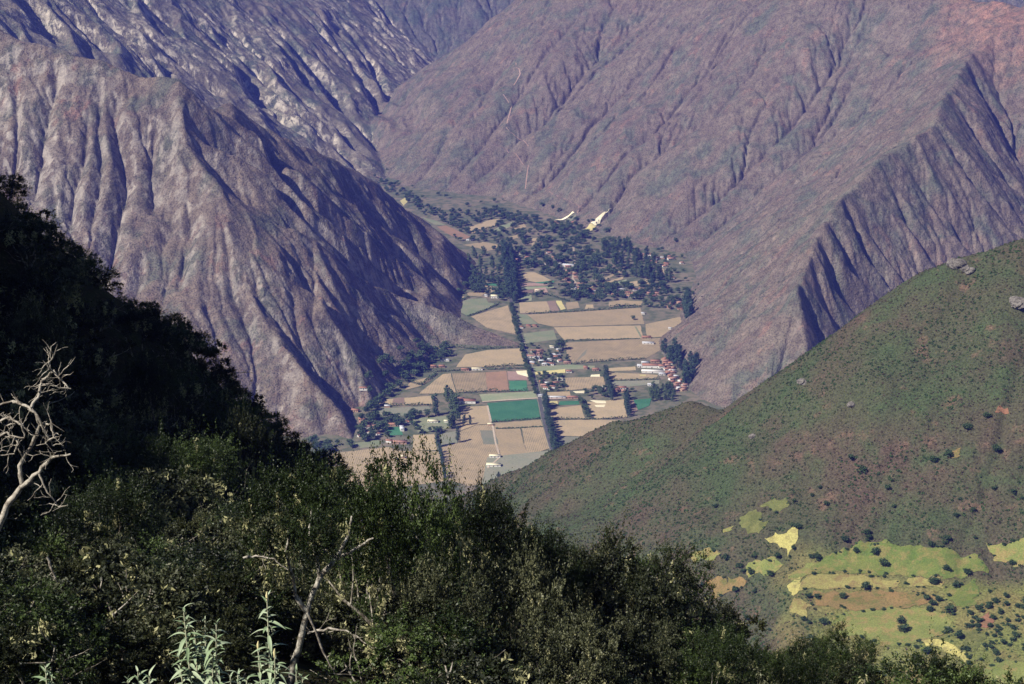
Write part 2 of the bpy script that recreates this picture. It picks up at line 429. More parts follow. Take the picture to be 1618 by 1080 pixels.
# ------------------------------------------------------------------ valley floor
t = NT('valley_ground', 0.95, 0.05)
p = t.coords()
c = t.mix(t.ramp(t.noise(p, 0.012, 4, 0.6), [(0.4, 0.0), (0.6, 1.0)]), (0.125, 0.130, 0.080), (0.20, 0.165, 0.115))
c = t.mix(t.ramp(t.noise(p, 0.06, 3), [(0.45, 0.0), (0.6, 0.7)]), c, (0.06, 0.085, 0.04))
t.col(c)
fv = np.array([[-700, 1500, 0], [700, 1500, 0], [1500, 6200, 0], [-1500, 6200, 0]], float)
tag(make_mesh('valley_floor', fv, np.array([[0, 1, 2, 3]]), 'valley_ground'), kind='structure')

#@@SECTION hill
# ------------------------------------------------------------------ green hill on the right
HX0, HX1, HY0, HY1, HD = -260.0, 520.0, 720.0, 1640.0, 2.5
hx = np.arange(HX0, HX1, HD); hy = np.arange(HY0, HY1, HD)
QX, QY = np.meshgrid(hx, hy)
qw = 8 * fbm(QX / 90, QY / 90, 3, 103); qw2 = 8 * fbm(QX / 90, QY / 90, 3, 104)
hill_ridge = pl((480, 960, 1510), (745, 782, 1430), (870, 716, 1390), (985, 664, 1350), (1090, 626, 1320), (1140, 640, 1305), (1270, 580, 1285), (1400, 505, 1262), (1520, 405, 1252), (1618, 372, 1250), (1800, 290, 1260), (2000, 210, 1270))
hz = tent(QX + qw, QY + qw2, hill_ridge, 0.85, 8, 0.72)
shelf = 455 - 0.19 * (1113 - QY) + 0.15 * (QX - 223)
sh_l = at(1238, 930, 1060)
shelf = np.minimum(shelf, 455 - 0.19 * (1113 - QY) + 0.60 * (QX - sh_l[0] + 18 * fbm(QX / 60, QY / 60, 2, 8)) - 12)
shelf = np.minimum(shelf, 426 - 0.5 * (960 - QY + 15 * fbm(QX / 60, QY / 60, 2, 18)) + 0.33 * (QX - 223))
shelf = np.minimum(shelf, 470 - 1.0 * (QY - 1150))
hz0 = np.maximum(hz, shelf)
shelf_m = np.clip((shelf - hz + 4) / 6, 0, 1) * np.clip((QX - 60) / 40, 0, 1)
shelf_c = shelf_m * np.clip((QX - 148 + 25 * fbm(QX / 30, QY / 30, 3, 15)) / 22, 0, 1)
hz1 = hz0 + (1 - 0.85 * shelf_m) * (12 * fbm(QX / 120, QY / 120, 3, 31) + 6 * fbm(QX / 40, QY / 40, 4, 33)) + 0.4 * (rng.random(QX.shape) - 0.5)
HZ, HACC = erode(hz1, HD, 6, 0.05, 0.40, 0.08, base=200.0, Kmap=1 - 0.8 * shelf_m)
# terrace steps on the shelf
st_ = (QY + 14 * fbm(QX / 70, QY / 70, 2, 61)) / 24.0
fr = st_ - np.floor(st_)
HZ = HZ + shelf_m * 2.2 * (np.clip((fr - 0.80) / 0.2, 0, 1) - fr)
HZ = HZ + 0.35 * fbm(QX / 5, QY / 5, 2, 71)
def hill_h(x, y):
    return bilin(HZ, (np.asarray(x) - HX0) / HD, (np.asarray(y) - HY0) / HD)
def hill_hit(u, v, y0=900.0, y1=1600.0):
    d = ray(u, v); ys = np.arange(y0, y1, 1.0)
    xs = d[0] / d[1] * ys; zs = CAM_H + d[2] / d[1] * ys
    hit = np.nonzero(hill_h(xs, ys) >= zs)[0]
    k = hit[0] if len(hit) else len(ys) - 1
    return np.array([xs[k], ys[k], float(hill_h(xs[k], ys[k]))])
t = NT('hill_scrub', 0.95, 0.05)
p = t.coords()
zone = t.ramp(t.noise(p, 0.012, 5, 0.6, 0.5), [(0.38, 0.0), (0.62, 1.0)])
c = t.mix(zone, (0.056, 0.074, 0.034), (0.085, 0.064, 0.045))
c = t.mix(t.ramp(t.noise(p, 0.03, 4, 0.6), [(0.5, 0.0), (0.68, 0.7)]), c, (0.055, 0.085, 0.035))
c = t.mix(t.ramp(t.noise(p, 0.05, 5, 0.7), [(0.58, 0.0), (0.68, 0.7)]), c, (0.16, 0.10, 0.07))
c = t.mix(t.math('MULTIPLY', t.attr('shelf').outputs['Fac'], 0.8), c, t.mix(t.ramp(t.noise(p, 0.04, 4), [(0.4, 0.0), (0.6, 1.0)]), (0.165, 0.180, 0.054), (0.21, 0.175, 0.066)))
c = t.mix(1.0, c, t.ramp(t.noise(p, 0.7, 3, 0.75), [(0.35, 0.5), (0.62, 1.25)]), 'MULTIPLY')
t.col(c)
t.bump(t.math('ADD', t.noise(p, 0.7, 3, 0.75), t.math('MULTIPLY', t.noise(p, 0.2, 3, 0.7), 2.0)), 0.7, 0.8)
hv = np.stack([QX, QY, HZ], -1).reshape(-1, 3)
tag(make_mesh('hill_right', hv, grid_faces(*QX.shape), 'hill_scrub', True, {'shelf': shelf_c.ravel()}), kind='structure')

from mathutils.geometry import delaunay_2d_cdt
def drape(name, w, hfn, mat, step=3.0, off=0.35, jit=0.8):
    """a patch of ground lying on a slope, outline w in world x, y"""
    w = np.asarray(w)[:, :2]; q = []
    for k in range(len(w)):
        a, b = w[k], w[(k + 1) % len(w)]; m = max(1, int(np.linalg.norm(b - a) / step))
        for j in range(m):
            e_ = a + (b - a) * j / m
            q.append(e_ + jit * np.array([float(fbm(np.array(e_[0] / 5.0), np.array(e_[1] / 5.0), 3, 7)), float(fbm(np.array(e_[0] / 5.0), np.array(e_[1] / 5.0), 3, 8))]) * 2.5)
    nb = len(q); lo, hi = np.min(q, 0), np.max(q, 0)
    poly = [tuple(c) for c in q]
    gxx, gyy = np.meshgrid(np.arange(lo[0], hi[0], step), np.arange(lo[1], hi[1], step))
    ins = [(x, y) for x, y in zip(gxx.ravel(), gyy.ravel()) if in_poly((x, y), poly)]
    c = np.mean(q, 0)
    pts2 = [Vector((x - c[0], y - c[1])) for x, y in poly + ins]
    vo, eo, fo_, *_ = delaunay_2d_cdt(pts2, [(i, (i + 1) % nb) for i in range(nb)], [], 1, 1e-4)
    vx = np.array([(v.x + c[0], v.y + c[1]) for v in vo]); z = hfn(vx[:, 0], vx[:, 1]) + off
    c3 = np.array([c[0], c[1], float(np.mean(z))])
    me = bpy.data.meshes.new(name); me.from_pydata([tuple(float(u) for u in p) for p in np.column_stack([vx, z]) - c3], [], [tuple(f) for f in fo_]); me.update()
    if len(me.polygons) and sum(p.normal.z for p in me.polygons) < 0: me.flip_normals()
    for p in me.polygons: p.use_smooth = True
    me.materials.append(MATS[mat])
    return tag(add(name, me, None, c3), kind='structure')
def in_poly(p, poly):
    x, y = p; c = False; n = len(poly)
    for i in range(n):
        x1, y1 = poly[i]; x2, y2 = poly[(i + 1) % n]
        if (y1 > y) != (y2 > y) and x < (x2 - x1) * (y - y1) / (y2 - y1) + x1: c = not c
    return c
def in_poly_v(x, y, poly):
    c = np.zeros(x.shape, bool); n = len(poly)
    for i in range(n):
        x1, y1 = poly[i][:2]; x2, y2 = poly[(i + 1) % n][:2]
        if y1 == y2: continue
        c ^= ((y1 > y) != (y2 > y)) & (x < (x2 - x1) * (y - y1) / (y2 - y1) + x1)
    return c
def turf(name, a, b, d):
    t = NT(name, 0.95, 0.05); p = t.coords()
    c = t.mix(t.ramp(t.noise(p, 0.06, 5, 0.65, 0.4), [(0.38, 0.0), (0.62, 1.0)]), a, b)
    c = t.mix(t.ramp(t.noise(p, 0.16, 5, 0.7), [(0.48, 0.0), (0.60, 0.9)]), c, d)
    c = t.mix(1.0, c, t.ramp(t.noise(p, 1.1, 3, 0.75), [(0.3, 0.65), (0.65, 1.2)]), 'MULTIPLY')
    t.col(c); t.bump(t.noise(p, 1.1, 3, 0.75), 0.6, 0.5)
turf('turf_green', (0.090, 0.135, 0.034), (0.135, 0.155, 0.044), (0.19, 0.165, 0.06))
turf('turf_yellow', (0.28, 0.25, 0.09), (0.22, 0.20, 0.07), (0.20, 0.15, 0.065))
turf('turf_bright', (0.43, 0.38, 0.13), (0.36, 0.33, 0.115), (0.26, 0.23, 0.09))
turf('turf_lime', (0.185, 0.20, 0.062), (0.145, 0.17, 0.052), (0.24, 0.185, 0.075))
turf('turf_ochre', (0.23, 0.15, 0.065), (0.17, 0.13, 0.055), (0.12, 0.12, 0.04))
turf('turf_olive', (0.12, 0.135, 0.045), (0.15, 0.15, 0.055), (0.09, 0.10, 0.035))
turf('soil_red', (0.26, 0.13, 0.075), (0.21, 0.11, 0.07), (0.16, 0.10, 0.06))
TERRACES = [
 ('turf_bright', [(1210, 851), (1228, 839), (1244, 841), (1257, 828), (1263, 843), (1255, 862), (1246, 880), (1235, 868), (1224, 860)]),
 ('turf_lime', [(1142, 842), (1157, 831), (1161, 836), (1146, 846)]), ('turf_olive', [(1168, 820), (1192, 806), (1210, 828), (1196, 845), (1175, 838)]), ('turf_olive', [(1200, 801), (1225, 787), (1246, 799), (1230, 811)]),
 ('turf_lime', [(1092, 878), (1120, 864), (1142, 874), (1125, 888), (1096, 885)]), ('turf_lime', [(1180, 890), (1210, 885), (1236, 893), (1222, 908), (1185, 912)]), ('turf_ochre', [(1150, 912), (1180, 914), (1175, 930), (1152, 934)]),
 ('turf_green', [(1296, 886), (1330, 870), (1360, 857), (1440, 862), (1500, 868), (1542, 880), (1560, 903), (1500, 914), (1420, 913), (1340, 905), (1275, 906)]),
 ('turf_lime', [(1247, 906), (1292, 886), (1300, 892), (1266, 916), (1250, 920)]), ('turf_yellow', [(1266, 917), (1292, 908), (1370, 913), (1422, 920), (1412, 932), (1330, 929), (1284, 932), (1266, 934)]), ('turf_bright', [(1242, 926), (1262, 912), (1268, 930), (1256, 944), (1244, 938)]),
 ('turf_yellow', [(1246, 972), (1256, 946), (1280, 958), (1275, 978)]), ('turf_ochre', [(1284, 935), (1400, 935), (1482, 946), (1446, 960), (1340, 964), (1285, 955)]),
 ('turf_lime', [(1312, 984), (1346, 967), (1400, 961), (1480, 965), (1508, 983), (1490, 1004), (1440, 1019), (1392, 1022), (1356, 1006), (1330, 1000)]), ('turf_green', [(1497, 930), (1545, 917), (1540, 955), (1516, 964), (1496, 950)]),
 ('turf_bright', [(1448, 1012), (1486, 1010), (1516, 1022), (1536, 1048), (1524, 1050), (1500, 1030), (1470, 1020)]), ('turf_lime', [(1550, 1058), (1590, 1045), (1630, 1050), (1640, 1084), (1565, 1088)]), ('soil_red', [(1544, 986), (1560, 972), (1573, 985), (1558, 996)]),
 ('turf_lime', [(1562, 862), (1630, 852), (1640, 898), (1575, 888)]), ('turf_yellow', [(1430, 915), (1496, 918), (1490, 930), (1440, 928)]), ('turf_olive', [(1520, 1000), (1545, 995), (1560, 1010), (1545, 1030), (1522, 1015)]), ('turf_ochre', [(1120, 920), (1142, 912), (1150, 935), (1130, 950)]), ('soil_red', [(1570, 655), (1590, 645), (1592, 654)]), ('turf_ochre', [(1500, 712), (1520, 706), (1514, 722), (1498, 728)])]
TPOLY = []
for mt, pts in TERRACES:
    w = [hill_hit(*p) for p in pts]; TPOLY.append(w)
    drape('terrace_field', w, hill_h, mt, 1.6, 0.30, 1.5)
#@@SECTION valley
# ------------------------------------------------------------------ fields, road, tracks
def soil(name, a, b, stripe=0.0, period=4.0, c2=None):
    t = NT(name, 0.95, 0.04)
    tc = t.node('ShaderNodeTexCoord'); p = tc.outputs['Object']
    oi = t.node('ShaderNodeObjectInfo')
    c = t.mix(t.ramp(t.noise(p, 0.03, 5, 0.6), [(0.35, 0.0), (0.65, 1.0)]), a, b)
    if stripe:
        w = t.node('ShaderNodeTexWave'); w.wave_type = 'BANDS'; w.bands_direction = 'X'
        w.inputs['Scale'].default_value = 0.314 * 2 / period * 1.0; w.inputs['Distortion'].default_value = 1.2; w.inputs['Detail'].default_value = 2; w.inputs['Detail Scale'].default_value = 0.6
        t.link(p, w.inputs['Vector'])
        s_ = t.math('MULTIPLY', w.outputs['Fac'], t.ramp(t.noise(p, 0.05, 3), [(0.35, 0.4), (0.6, 1.0)]))
        c = t.mix(t.math('MULTIPLY', s_, stripe), c, c2 or (0.13, 0.12, 0.075))
    c = t.mix(1.0, c, t.ramp(t.noise(p, 0.35, 3, 0.7), [(0.3, 0.82), (0.7, 1.15)]), 'MULTIPLY')
    v = t.math('ADD', 0.86, t.math('MULTIPLY', oi.outputs['Random'], 0.28))
    vc = t.node('ShaderNodeCombineColor')
    for k in range(3): t.link(v, vc.inputs[k])
    t.col(t.mix(1.0, c, vc.outputs[0], 'MULTIPLY'))
soil('field_tan', (0.40, 0.305, 0.18), (0.33, 0.265, 0.16))
soil('field_furrowed', (0.42, 0.315, 0.185), (0.36, 0.28, 0.17), 0.75, 5.0)
soil('field_orange', (0.35, 0.215, 0.13), (0.30, 0.19, 0.12), 0.3, 4.0)
soil('field_teal', (0.045, 0.15, 0.075), (0.07, 0.19, 0.10), 0.15, 6.0, (0.09, 0.25, 0.12))
soil('field_meadow', (0.19, 0.235, 0.13), (0.27, 0.265, 0.165))
soil('field_greyish', (0.24, 0.225, 0.16), (0.19, 0.205, 0.14))
soil('field_cream', (0.75, 0.66, 0.42), (0.85, 0.78, 0.55))
soil('field_yellow', (0.55, 0.48, 0.20), (0.48, 0.42, 0.20))
soil('field_brown', (0.21, 0.15, 0.12), (0.25, 0.175, 0.13), 0.3, 5.0)
soil('field_pinkish', (0.36, 0.25, 0.20), (0.33, 0.22, 0.17))
soil('dirt_track', (0.46, 0.38, 0.28), (0.40, 0.32, 0.24))
soil('asphalt', (0.10, 0.10, 0.10), (0.13, 0.125, 0.12))
FIELD_N = [0]
def field(mat, pts, stripe_to=None, z=None, name='field'):
    w = np.array([gnd(*p) for p in pts]); c = w.mean(0)
    FIELD_N[0] += 1
    zz = (0.25 + 0.02 * (FIELD_N[0] % 12)) if z is None else z
    a = 0.0
    if stripe_to is not None:
        d = gnd(*stripe_to[1]) - gnd(*stripe_to[0]); a = math.atan2(d[1], d[0]) - math.pi / 2
    # uneven edges: subdivide and jitter
    q = []
    n = len(w)
    for k in range(n):
        p0, p1 = w[k], w[(k + 1) % n]
        m = max(1, int(np.linalg.norm(p1 - p0) / 14))
        for j in range(m):
            e = p0 + (p1 - p0) * (j / m)
            q.append(e[:2] + (rng.random(2) - 0.5) * (1.6 if j else 0.5))
    q = np.array(q) - c[:2]
    ca_, sa_ = math.cos(-a), math.sin(-a)
    loc = [(x * ca_ - y * sa_, x * sa_ + y * ca_, 0.0) for x, y in q]
    me = bpy.data.meshes.new(name); me.from_pydata(loc, [], [list(range(len(loc)))]); me.update()
    if me.polygons[0].normal.z < 0: me.flip_normals()
    me.materials.append(MATS[mat])
    return tag(add(name, me, None, (c[0], c[1], zz), a), kind='structure')
FIELDS = [
 # bottom
 ('field_furrowed', [(515, 718), (560, 712), (615, 706), (627, 712), (694, 713), (702, 760), (560, 780), (520, 745)], ((640, 712), (655, 750))),
 ('field_furrowed', [(697, 704), (724, 700), (727, 682), (752, 672), (776, 670), (783, 676), (790, 705), (785, 760), (742, 768), (704, 757)], ((725, 700), (750, 755))),
 ('field_tan', [(653, 687), (686, 686), (691, 711), (652, 712)], None),
 ('field_greyish', [(697, 685), (721, 681), (723, 700), (697, 703)], None),
 ('field_tan', [(727, 643), (768, 641), (776, 669), (752, 671), (728, 680)], None),
 ('field_teal', [(770, 637), (848, 631), (854, 661), (777, 667)], ((805, 635), (812, 665))),
 ('field_tan', [(778, 669), (854, 663), (858, 674), (783, 677)], None),
 ('field_tan', [(783, 678), (822, 677), (832, 719), (790, 722), (788, 700)], None),
 ('field_greyish', [(758, 680), (780, 680), (788, 702), (764, 702)], None),
 ('field_furrowed', [(824, 676), (859, 675), (869, 708), (838, 719), (832, 719)], ((840, 678), (850, 712))),
 ('field_greyish', [(770, 722), (868, 712), (845, 742), (780, 765), (760, 766)], None),
 ('field_meadow', [(795, 727), (815, 726), (815, 740), (797, 741)], None),
 ('field_tan', [(870, 664), (935, 662), (985, 665), (935, 690), (878, 688)], None),
 ('field_greyish', [(878, 690), (930, 690), (900, 705), (878, 706)], None),
 ('field_tan', [(868, 646), (917, 640), (925, 661), (868, 662)], None),
 ('field_teal', [(884, 634), (914, 633), (916, 639), (882, 640)], None),
 ('field_tan', [(924, 635), (986, 631), (991, 660), (934, 662)], None),
 ('field_cream', [(931, 632), (957, 633), (958, 637), (943, 637)], None),
 ('field_cream', [(939, 640), (957, 639), (955, 643), (942, 643)], None),
 ('field_yellow', [(868, 634), (881, 634), (882, 640), (867, 640)], None),
 ('field_teal', [(1000, 632), (1030, 629), (1026, 641), (1008, 648)], None),
 ('field_brown', [(994, 633), (1001, 632), (1008, 648), (996, 656)], None),
 # middle, left of the road
 ('field_furrowed', [(680, 607), (700, 591), (712, 590), (720, 620), (683, 622), (662, 622)], ((700, 595), (706, 618))),
 ('field_furrowed', [(714, 590), (767, 588), (770, 617), (723, 620)], ((740, 590), (746, 618))),
 ('field_orange', [(767, 588), (800, 586), (804, 617), (770, 618)], ((785, 588), (788, 616))),
 ('field_pinkish', [(801, 586), (836, 588), (838, 600), (803, 600)], None),
 ('field_cream', [(815, 586), (835, 585), (837, 596), (818, 591)], None),
 ('field_teal', [(804, 602), (832, 601), (834, 617), (806, 618)], None),
 ('field_meadow', [(757, 623), (846, 618), (849, 628), (762, 634)], None),
 ('field_tan', [(721, 580), (735, 560), (770, 553), (828, 550), (835, 576), (790, 579)], None),
 ('field_tan', [(598, 632), (682, 625), (683, 639), (598, 640)], None),
 ('field_brown', [(622, 629), (639, 628), (638, 638), (620, 639)], ((630, 629), (628, 638))),
 ('field_greyish', [(594, 645), (678, 642), (682, 650), (636, 657), (612, 660), (596, 652)], None),
 ('field_tan', [(648, 604), (676, 596), (682, 600), (664, 610), (640, 616)], None),
 ('field_meadow', [(650, 661), (712, 657), (716, 676), (660, 684)], None),
 ('field_teal', [(610, 675), (633, 674), (637, 687), (612, 688)], None),
 ('field_meadow', [(560, 700), (598, 694), (602, 704), (570, 708)], None),
 # middle, right of the road
 ('field_meadow', [(826, 527), (875, 521), (880, 536), (829, 543)], None),
 ('field_tan', [(875, 517), (1012, 514), (1016, 535), (892, 537), (882, 527)], None),
 ('field_tan', [(832, 497), (1012, 486), (1018, 512), (874, 516), (850, 511)], None),
 ('field_furrowed', [(894, 541), (1062, 533), (1044, 553), (1020, 566), (905, 574), (896, 560)], ((970, 541), (985, 566))),
 ('field_tan', [(1020, 512), (1082, 499), (1080, 519), (1066, 530), (1022, 534)], None),
 ('field_greyish', [(905, 575), (928, 551), (925, 560), (908, 572)], None),
 ('field_meadow', [(834, 580), (900, 576), (940, 578), (940, 582), (836, 587)], None),
 ('field_yellow', [(844, 588), (893, 583), (893, 589), (844, 592)], None),
 ('field_furrowed', [(893, 597), (953, 595), (957, 612), (893, 617)], ((920, 597), (924, 615))),
 ('field_tan', [(858, 620), (900, 618), (902, 627), (861, 629)], None),
 ('field_cream', [(905, 618), (924, 617), (923, 621), (910, 621)], None),
 ('field_cream', [(934, 592), (948, 591), (948, 595), (933, 595)], None),
 ('field_tan', [(953, 582), (1004, 579), (1005, 585), (955, 587)], None),
 ('field_tan', [(962, 588), (1040, 592), (1036, 598), (963, 600)], None),
 ('field_greyish', [(965, 602), (1042, 600), (1042, 606), (966, 614)], None),
 ('field_yellow', [(1011, 592), (1021, 592), (1020, 594), (1011, 594)], None),
 ('field_tan', [(1062, 615), (1082, 612), (1085, 618), (1066, 620)], None),
 # upper valley
 ('field_furrowed', [(744, 500), (803, 482), (809, 505), (815, 528), (770, 518)], ((780, 490), (795, 520))),
 ('field_meadow', [(710, 484), (742, 472), (768, 471), (772, 478), (786, 480), (765, 490), (738, 499)], None),
 ('field_tan', [(700, 467), (712, 463), (735, 469), (722, 476), (702, 481), (690, 472)], None),
 ('field_tan', [(766, 451), (792, 455), (793, 464), (766, 460)], None),
 ('field_teal', [(768, 447), (791, 449), (792, 453), (768, 450)], None),
 ('field_tan', [(737, 462), (768, 462), (760, 468), (740, 467)], None),
 ('field_tan', [(826, 430), (845, 430), (860, 437), (872, 443), (848, 446), (828, 442)], None),
 ('field_teal', [(845, 446), (875, 443), (876, 446), (848, 448)], None),
 ('field_pinkish', [(822, 447), (845, 447), (873, 449), (873, 451), (822, 452)], None),
 ('field_meadow', [(822, 453), (875, 452), (875, 455), (824, 458)], None),
 ('field_brown', [(822, 459), (843, 457), (842, 463), (822, 464)], None),
 ('field_pinkish', [(843, 456), (862, 454), (866, 462), (844, 464)], None),
 ('field_meadow', [(822, 466), (840, 465), (840, 475), (824, 476)], None),
 ('field_tan', [(820, 478), (864, 476), (870, 492), (822, 495)], None),
 ('field_brown', [(864, 476), (877, 475), (884, 491), (870, 492)], None),
 ('field_yellow', [(878, 475), (887, 475), (894, 488), (886, 490)], None),
 ('field_meadow', [(819, 496), (833, 497), (850, 512), (821, 512)], None),
 ('field_tan', [(894, 478), (912, 476), (916, 486), (896, 489)], None),
 ('field_tan', [(926, 481), (937, 481), (938, 487), (924, 488)], None),
 ('field_tan', [(962, 477), (982, 474), (1016, 476), (1012, 483), (985, 482), (962, 485)], None),
 ('field_tan', [(947, 443), (985, 424), (986, 428), (950, 445)], None),
 ('field_tan', [(928, 453), (952, 447), (985, 437), (984, 441), (952, 449), (932, 455)], None),
 ('field_meadow', [(956, 451), (990, 441), (990, 445), (960, 454)], None),
 ('field_tan', [(985, 447), (1030, 440), (1028, 448), (1006, 452), (986, 450)], None),
 ('field_tan', [(730, 387), (763, 382), (797, 388), (783, 394), (765, 397), (757, 392)], None),
 ('field_orange', [(690, 358), (705, 356), (744, 374), (735, 378), (712, 372)], None),
 ('field_meadow', [(666, 343), (690, 349), (706, 356), (686, 355)], None),
 ('field_tan', [(738, 360), (775, 347), (790, 346), (785, 355), (770, 362), (745, 369)], None),
 ('field_meadow', [(775, 366), (792, 356), (812, 350), (814, 354), (795, 364)], None),
 ('field_tan', [(808, 361), (828, 353), (832, 358), (812, 366)], None),
 ('field_tan', [(835, 386), (842, 376), (848, 376), (843, 388)], None),
 ('field_tan', [(800, 375), (820, 370), (822, 374), (804, 380)], None),
 ('field_tan', [(1035, 428), (1048, 424), (1050, 430), (1038, 434)], None),
 ('field_yellow', [(632, 317), (640, 312), (644, 318), (638, 325)], None),
]
for mt, pts, stp in FIELDS:
    field(mt, pts, stp)
def ribbon(name, pts, width, mat, z=0.45, hfn=None):
    w = [gnd(*p) if hfn is None else hfn(*p) for p in pts]
    fine = []
    for a, b in zip(w[:-1], w[1:]):
        m = max(1, int(np.linalg.norm((b - a)[:2]) / 12))
        for j in range(m): fine.append(a + (b - a) * j / m)
    fine.append(w[-1]); fine = np.array(fine)
    if hfn is not None: fine[:, 2] = far_h(fine[:, 0], fine[:, 1])
    d = np.gradient(fine, axis=0)[:, :2]; d /= np.linalg.norm(d, axis=1)[:, None] + 1e-9
    nrm = np.stack([-d[:, 1], d[:, 0]], 1)
    wv = width * (1 + 0.25 * (rng.random(len(fine)) - 0.5))
    L = fine.copy(); Rr = fine.copy()
    L[:, :2] += nrm * wv[:, None] / 2; Rr[:, :2] -= nrm * wv[:, None] / 2
    if hfn is not None:
        zz = np.maximum(far_h(L[:, 0], L[:, 1]), far_h(Rr[:, 0], Rr[:, 1])); L[:, 2] = zz; Rr[:, 2] = zz
    L[:, 2] += z; Rr[:, 2] += z
    n = len(fine); i = np.arange(n - 1)
    f = np.stack([i + n, i + n + 1, i + 1, i], -1)
    return tag(make_mesh(name, np.concatenate([L, Rr]), f, mat), kind='structure')
ROAD = [(799, 396), (801, 430), (806, 468), (812, 495), (818, 517), (824, 535), (830, 555), (838, 578), (845, 600), (852, 627), (858, 658), (866, 690), (874, 716), (884, 760)]
ribbon('road', ROAD, 5.5, 'asphalt', 0.62)
ribbon('road_verge', [(u - 3.0, v) for u, v in ROAD[3:]], 1.8, 'field_greyish', 0.56)
ribbon('road_verge', [(u + 3.2, v) for u, v in ROAD[3:]], 1.8, 'field_greyish', 0.56)
ribbon('dirt_track', [(762, 635), (800, 632), (850, 629)], 4, 'dirt_track', 0.66)
ribbon('dirt_track', [(776, 668), (770, 641)], 3, 'dirt_track', 0.68)
ribbon('dirt_track', [(858, 630), (880, 630), (912, 628)], 5, 'field_pinkish', 0.7)
ribbon('dirt_track', [(1048, 566), (1052, 580), (1060, 597), (1070, 620)], 7, 'field_pinkish', 0.72)
ribbon('dirt_track', [(905, 380), (908, 410), (905, 440), (915, 455), (960, 465), (1060, 470)], 4, 'dirt_track', 0.58)
ribbon('dirt_track', [(778, 670), (783, 700), (790, 722), (770, 740)], 2.5, 'dirt_track', 0.6)
ribbon('dirt_track', [(1004, 516), (1014, 534), (1030, 536)], 3, 'field_meadow', 0.61)
def far_hit(u, v, y0=2450.0, y1=6000.0):
    d = ray(u, v); ys = np.arange(y0, y1, 3.0)
    xs = d[0] / d[1] * ys; zs = CAM_H + d[2] / d[1] * ys
    hit = np.nonzero(np.maximum(bilin(H, (xs - X0) / DX, (ys - Y0) / DX), 0) >= zs)[0]
    k = hit[0] if len(hit) else len(ys) - 1
    return np.array([xs[k], ys[k], float(max(far_h(xs[k], ys[k]), 0))])

# ------------------------------------------------------------------ trees
def leaf_mat(name, cols, rough=0.6, spec=0.25, trans=0.0, scale=1.0):
    t = NT(name, rough, spec)
    tc = t.node('ShaderNodeTexCoord'); oi = t.node('ShaderNodeObjectInfo')
    n = t.noise(tc.outputs['Object'], 0.9 * scale, 3, 0.7)
    at_ = t.attr('tint').outputs['Fac']
    f = t.math('ADD', t.math('MULTIPLY', n, 0.35), t.math('ADD', t.math('MULTIPLY', at_, 0.5), t.math('MULTIPLY', oi.outputs['Random'], 0.28)), True)
    k = len(cols)
    c = t.ramp(f, [(0.12 + 0.8 * i / (k - 1), cols[i]) for i in range(k)])
    t.col(c)
    if trans:
        t.b.inputs['Subsurface Weight'].default_value = 0.0
        tr = t.node('ShaderNodeBsdfTranslucent'); t.link(c, tr.inputs['Color'])
        mx = t.node('ShaderNodeMixShader'); mx.inputs[0].default_value = trans
        t.link(t.b.outputs[0], mx.inputs[1]); t.link(tr.outputs[0], mx.inputs[2])
        t.link(mx.outputs[0], t.n['Material Output'].inputs['Surface'])
leaf_mat('euc_leaves', [(0.030, 0.055, 0.030), (0.045, 0.085, 0.045), (0.075, 0.125, 0.065)], 0.55, 0.3, 0.15, 0.2)
leaf_mat('orchard_leaves', [(0.035, 0.065, 0.028), (0.06, 0.10, 0.040), (0.10, 0.145, 0.06)], 0.6, 0.25, 0.15, 0.2)
leaf_mat('hill_leaves', [(0.020, 0.042, 0.016), (0.035, 0.065, 0.024), (0.06, 0.095, 0.035)], 0.6, 0.25, 0.1, 0.4)
t = NT('bark_pale', 0.9, 0.1); t.col(t.mix(t.noise(t.coords((1, 1, 0.2)), 3.0, 4), (0.16, 0.13, 0.10), (0.30, 0.26, 0.21)))

def leaf_quads(C, S, up=0.3, long=1.6, r=None):
    """random little leaf faces (rhombi) at centres C with sizes S; returns verts, faces"""
    r = r or rng
    n = len(C)
    d = r.normal(size=(n, 3)); d[:, 2] *= (1 - up); d /= np.linalg.norm(d, axis=1)[:, None]
    e = r.normal(size=(n, 3)); e -= d * (e * d).sum(1)[:, None]; e /= np.linalg.norm(e, axis=1)[:, None]
    a = d * (S * long * 0.5)[:, None]; b = e * (S * 0.5)[:, None]
    Vv = np.stack([C - a, C + b * 0.9, C + a, C - b * 0.9], 1).reshape(-1, 3)
    return Vv, np.arange(4 * n).reshape(n, 4)
def taper(pts, rads, seg=6):
    """tapered tube along a polyline"""
    pts = np.asarray(pts, float); n = len(pts)
    d = np.gradient(pts, axis=0); d /= np.linalg.norm(d, axis=1)[:, None] + 1e-9
    ref = np.array([0.31, 0.95, 0.05]); a = np.cross(d, ref); a /= np.linalg.norm(a, axis=1)[:, None] + 1e-9
    b = np.cross(d, a)
    th = np.arange(seg) * 2 * math.pi / seg
    V_ = (pts[:, None, :] + (np.cos(th)[None, :, None] * a[:, None, :] + np.sin(th)[None, :, None] * b[:, None, :]) * np.asarray(rads)[:, None, None]).reshape(-1, 3)
    F = []
    for k in range(n - 1):
        for j in range(seg):
            j2 = (j + 1) % seg
            F.append((k * seg + j, k * seg + j2, (k + 1) * seg + j2, (k + 1) * seg + j))
    return V_, np.array(F)
def join(parts):
    vs, fs, o = [], [], 0
    for v, f in parts:
        vs.append(v); fs.append(f + o); o += len(v)
    return np.concatenate(vs), np.concatenate(fs)
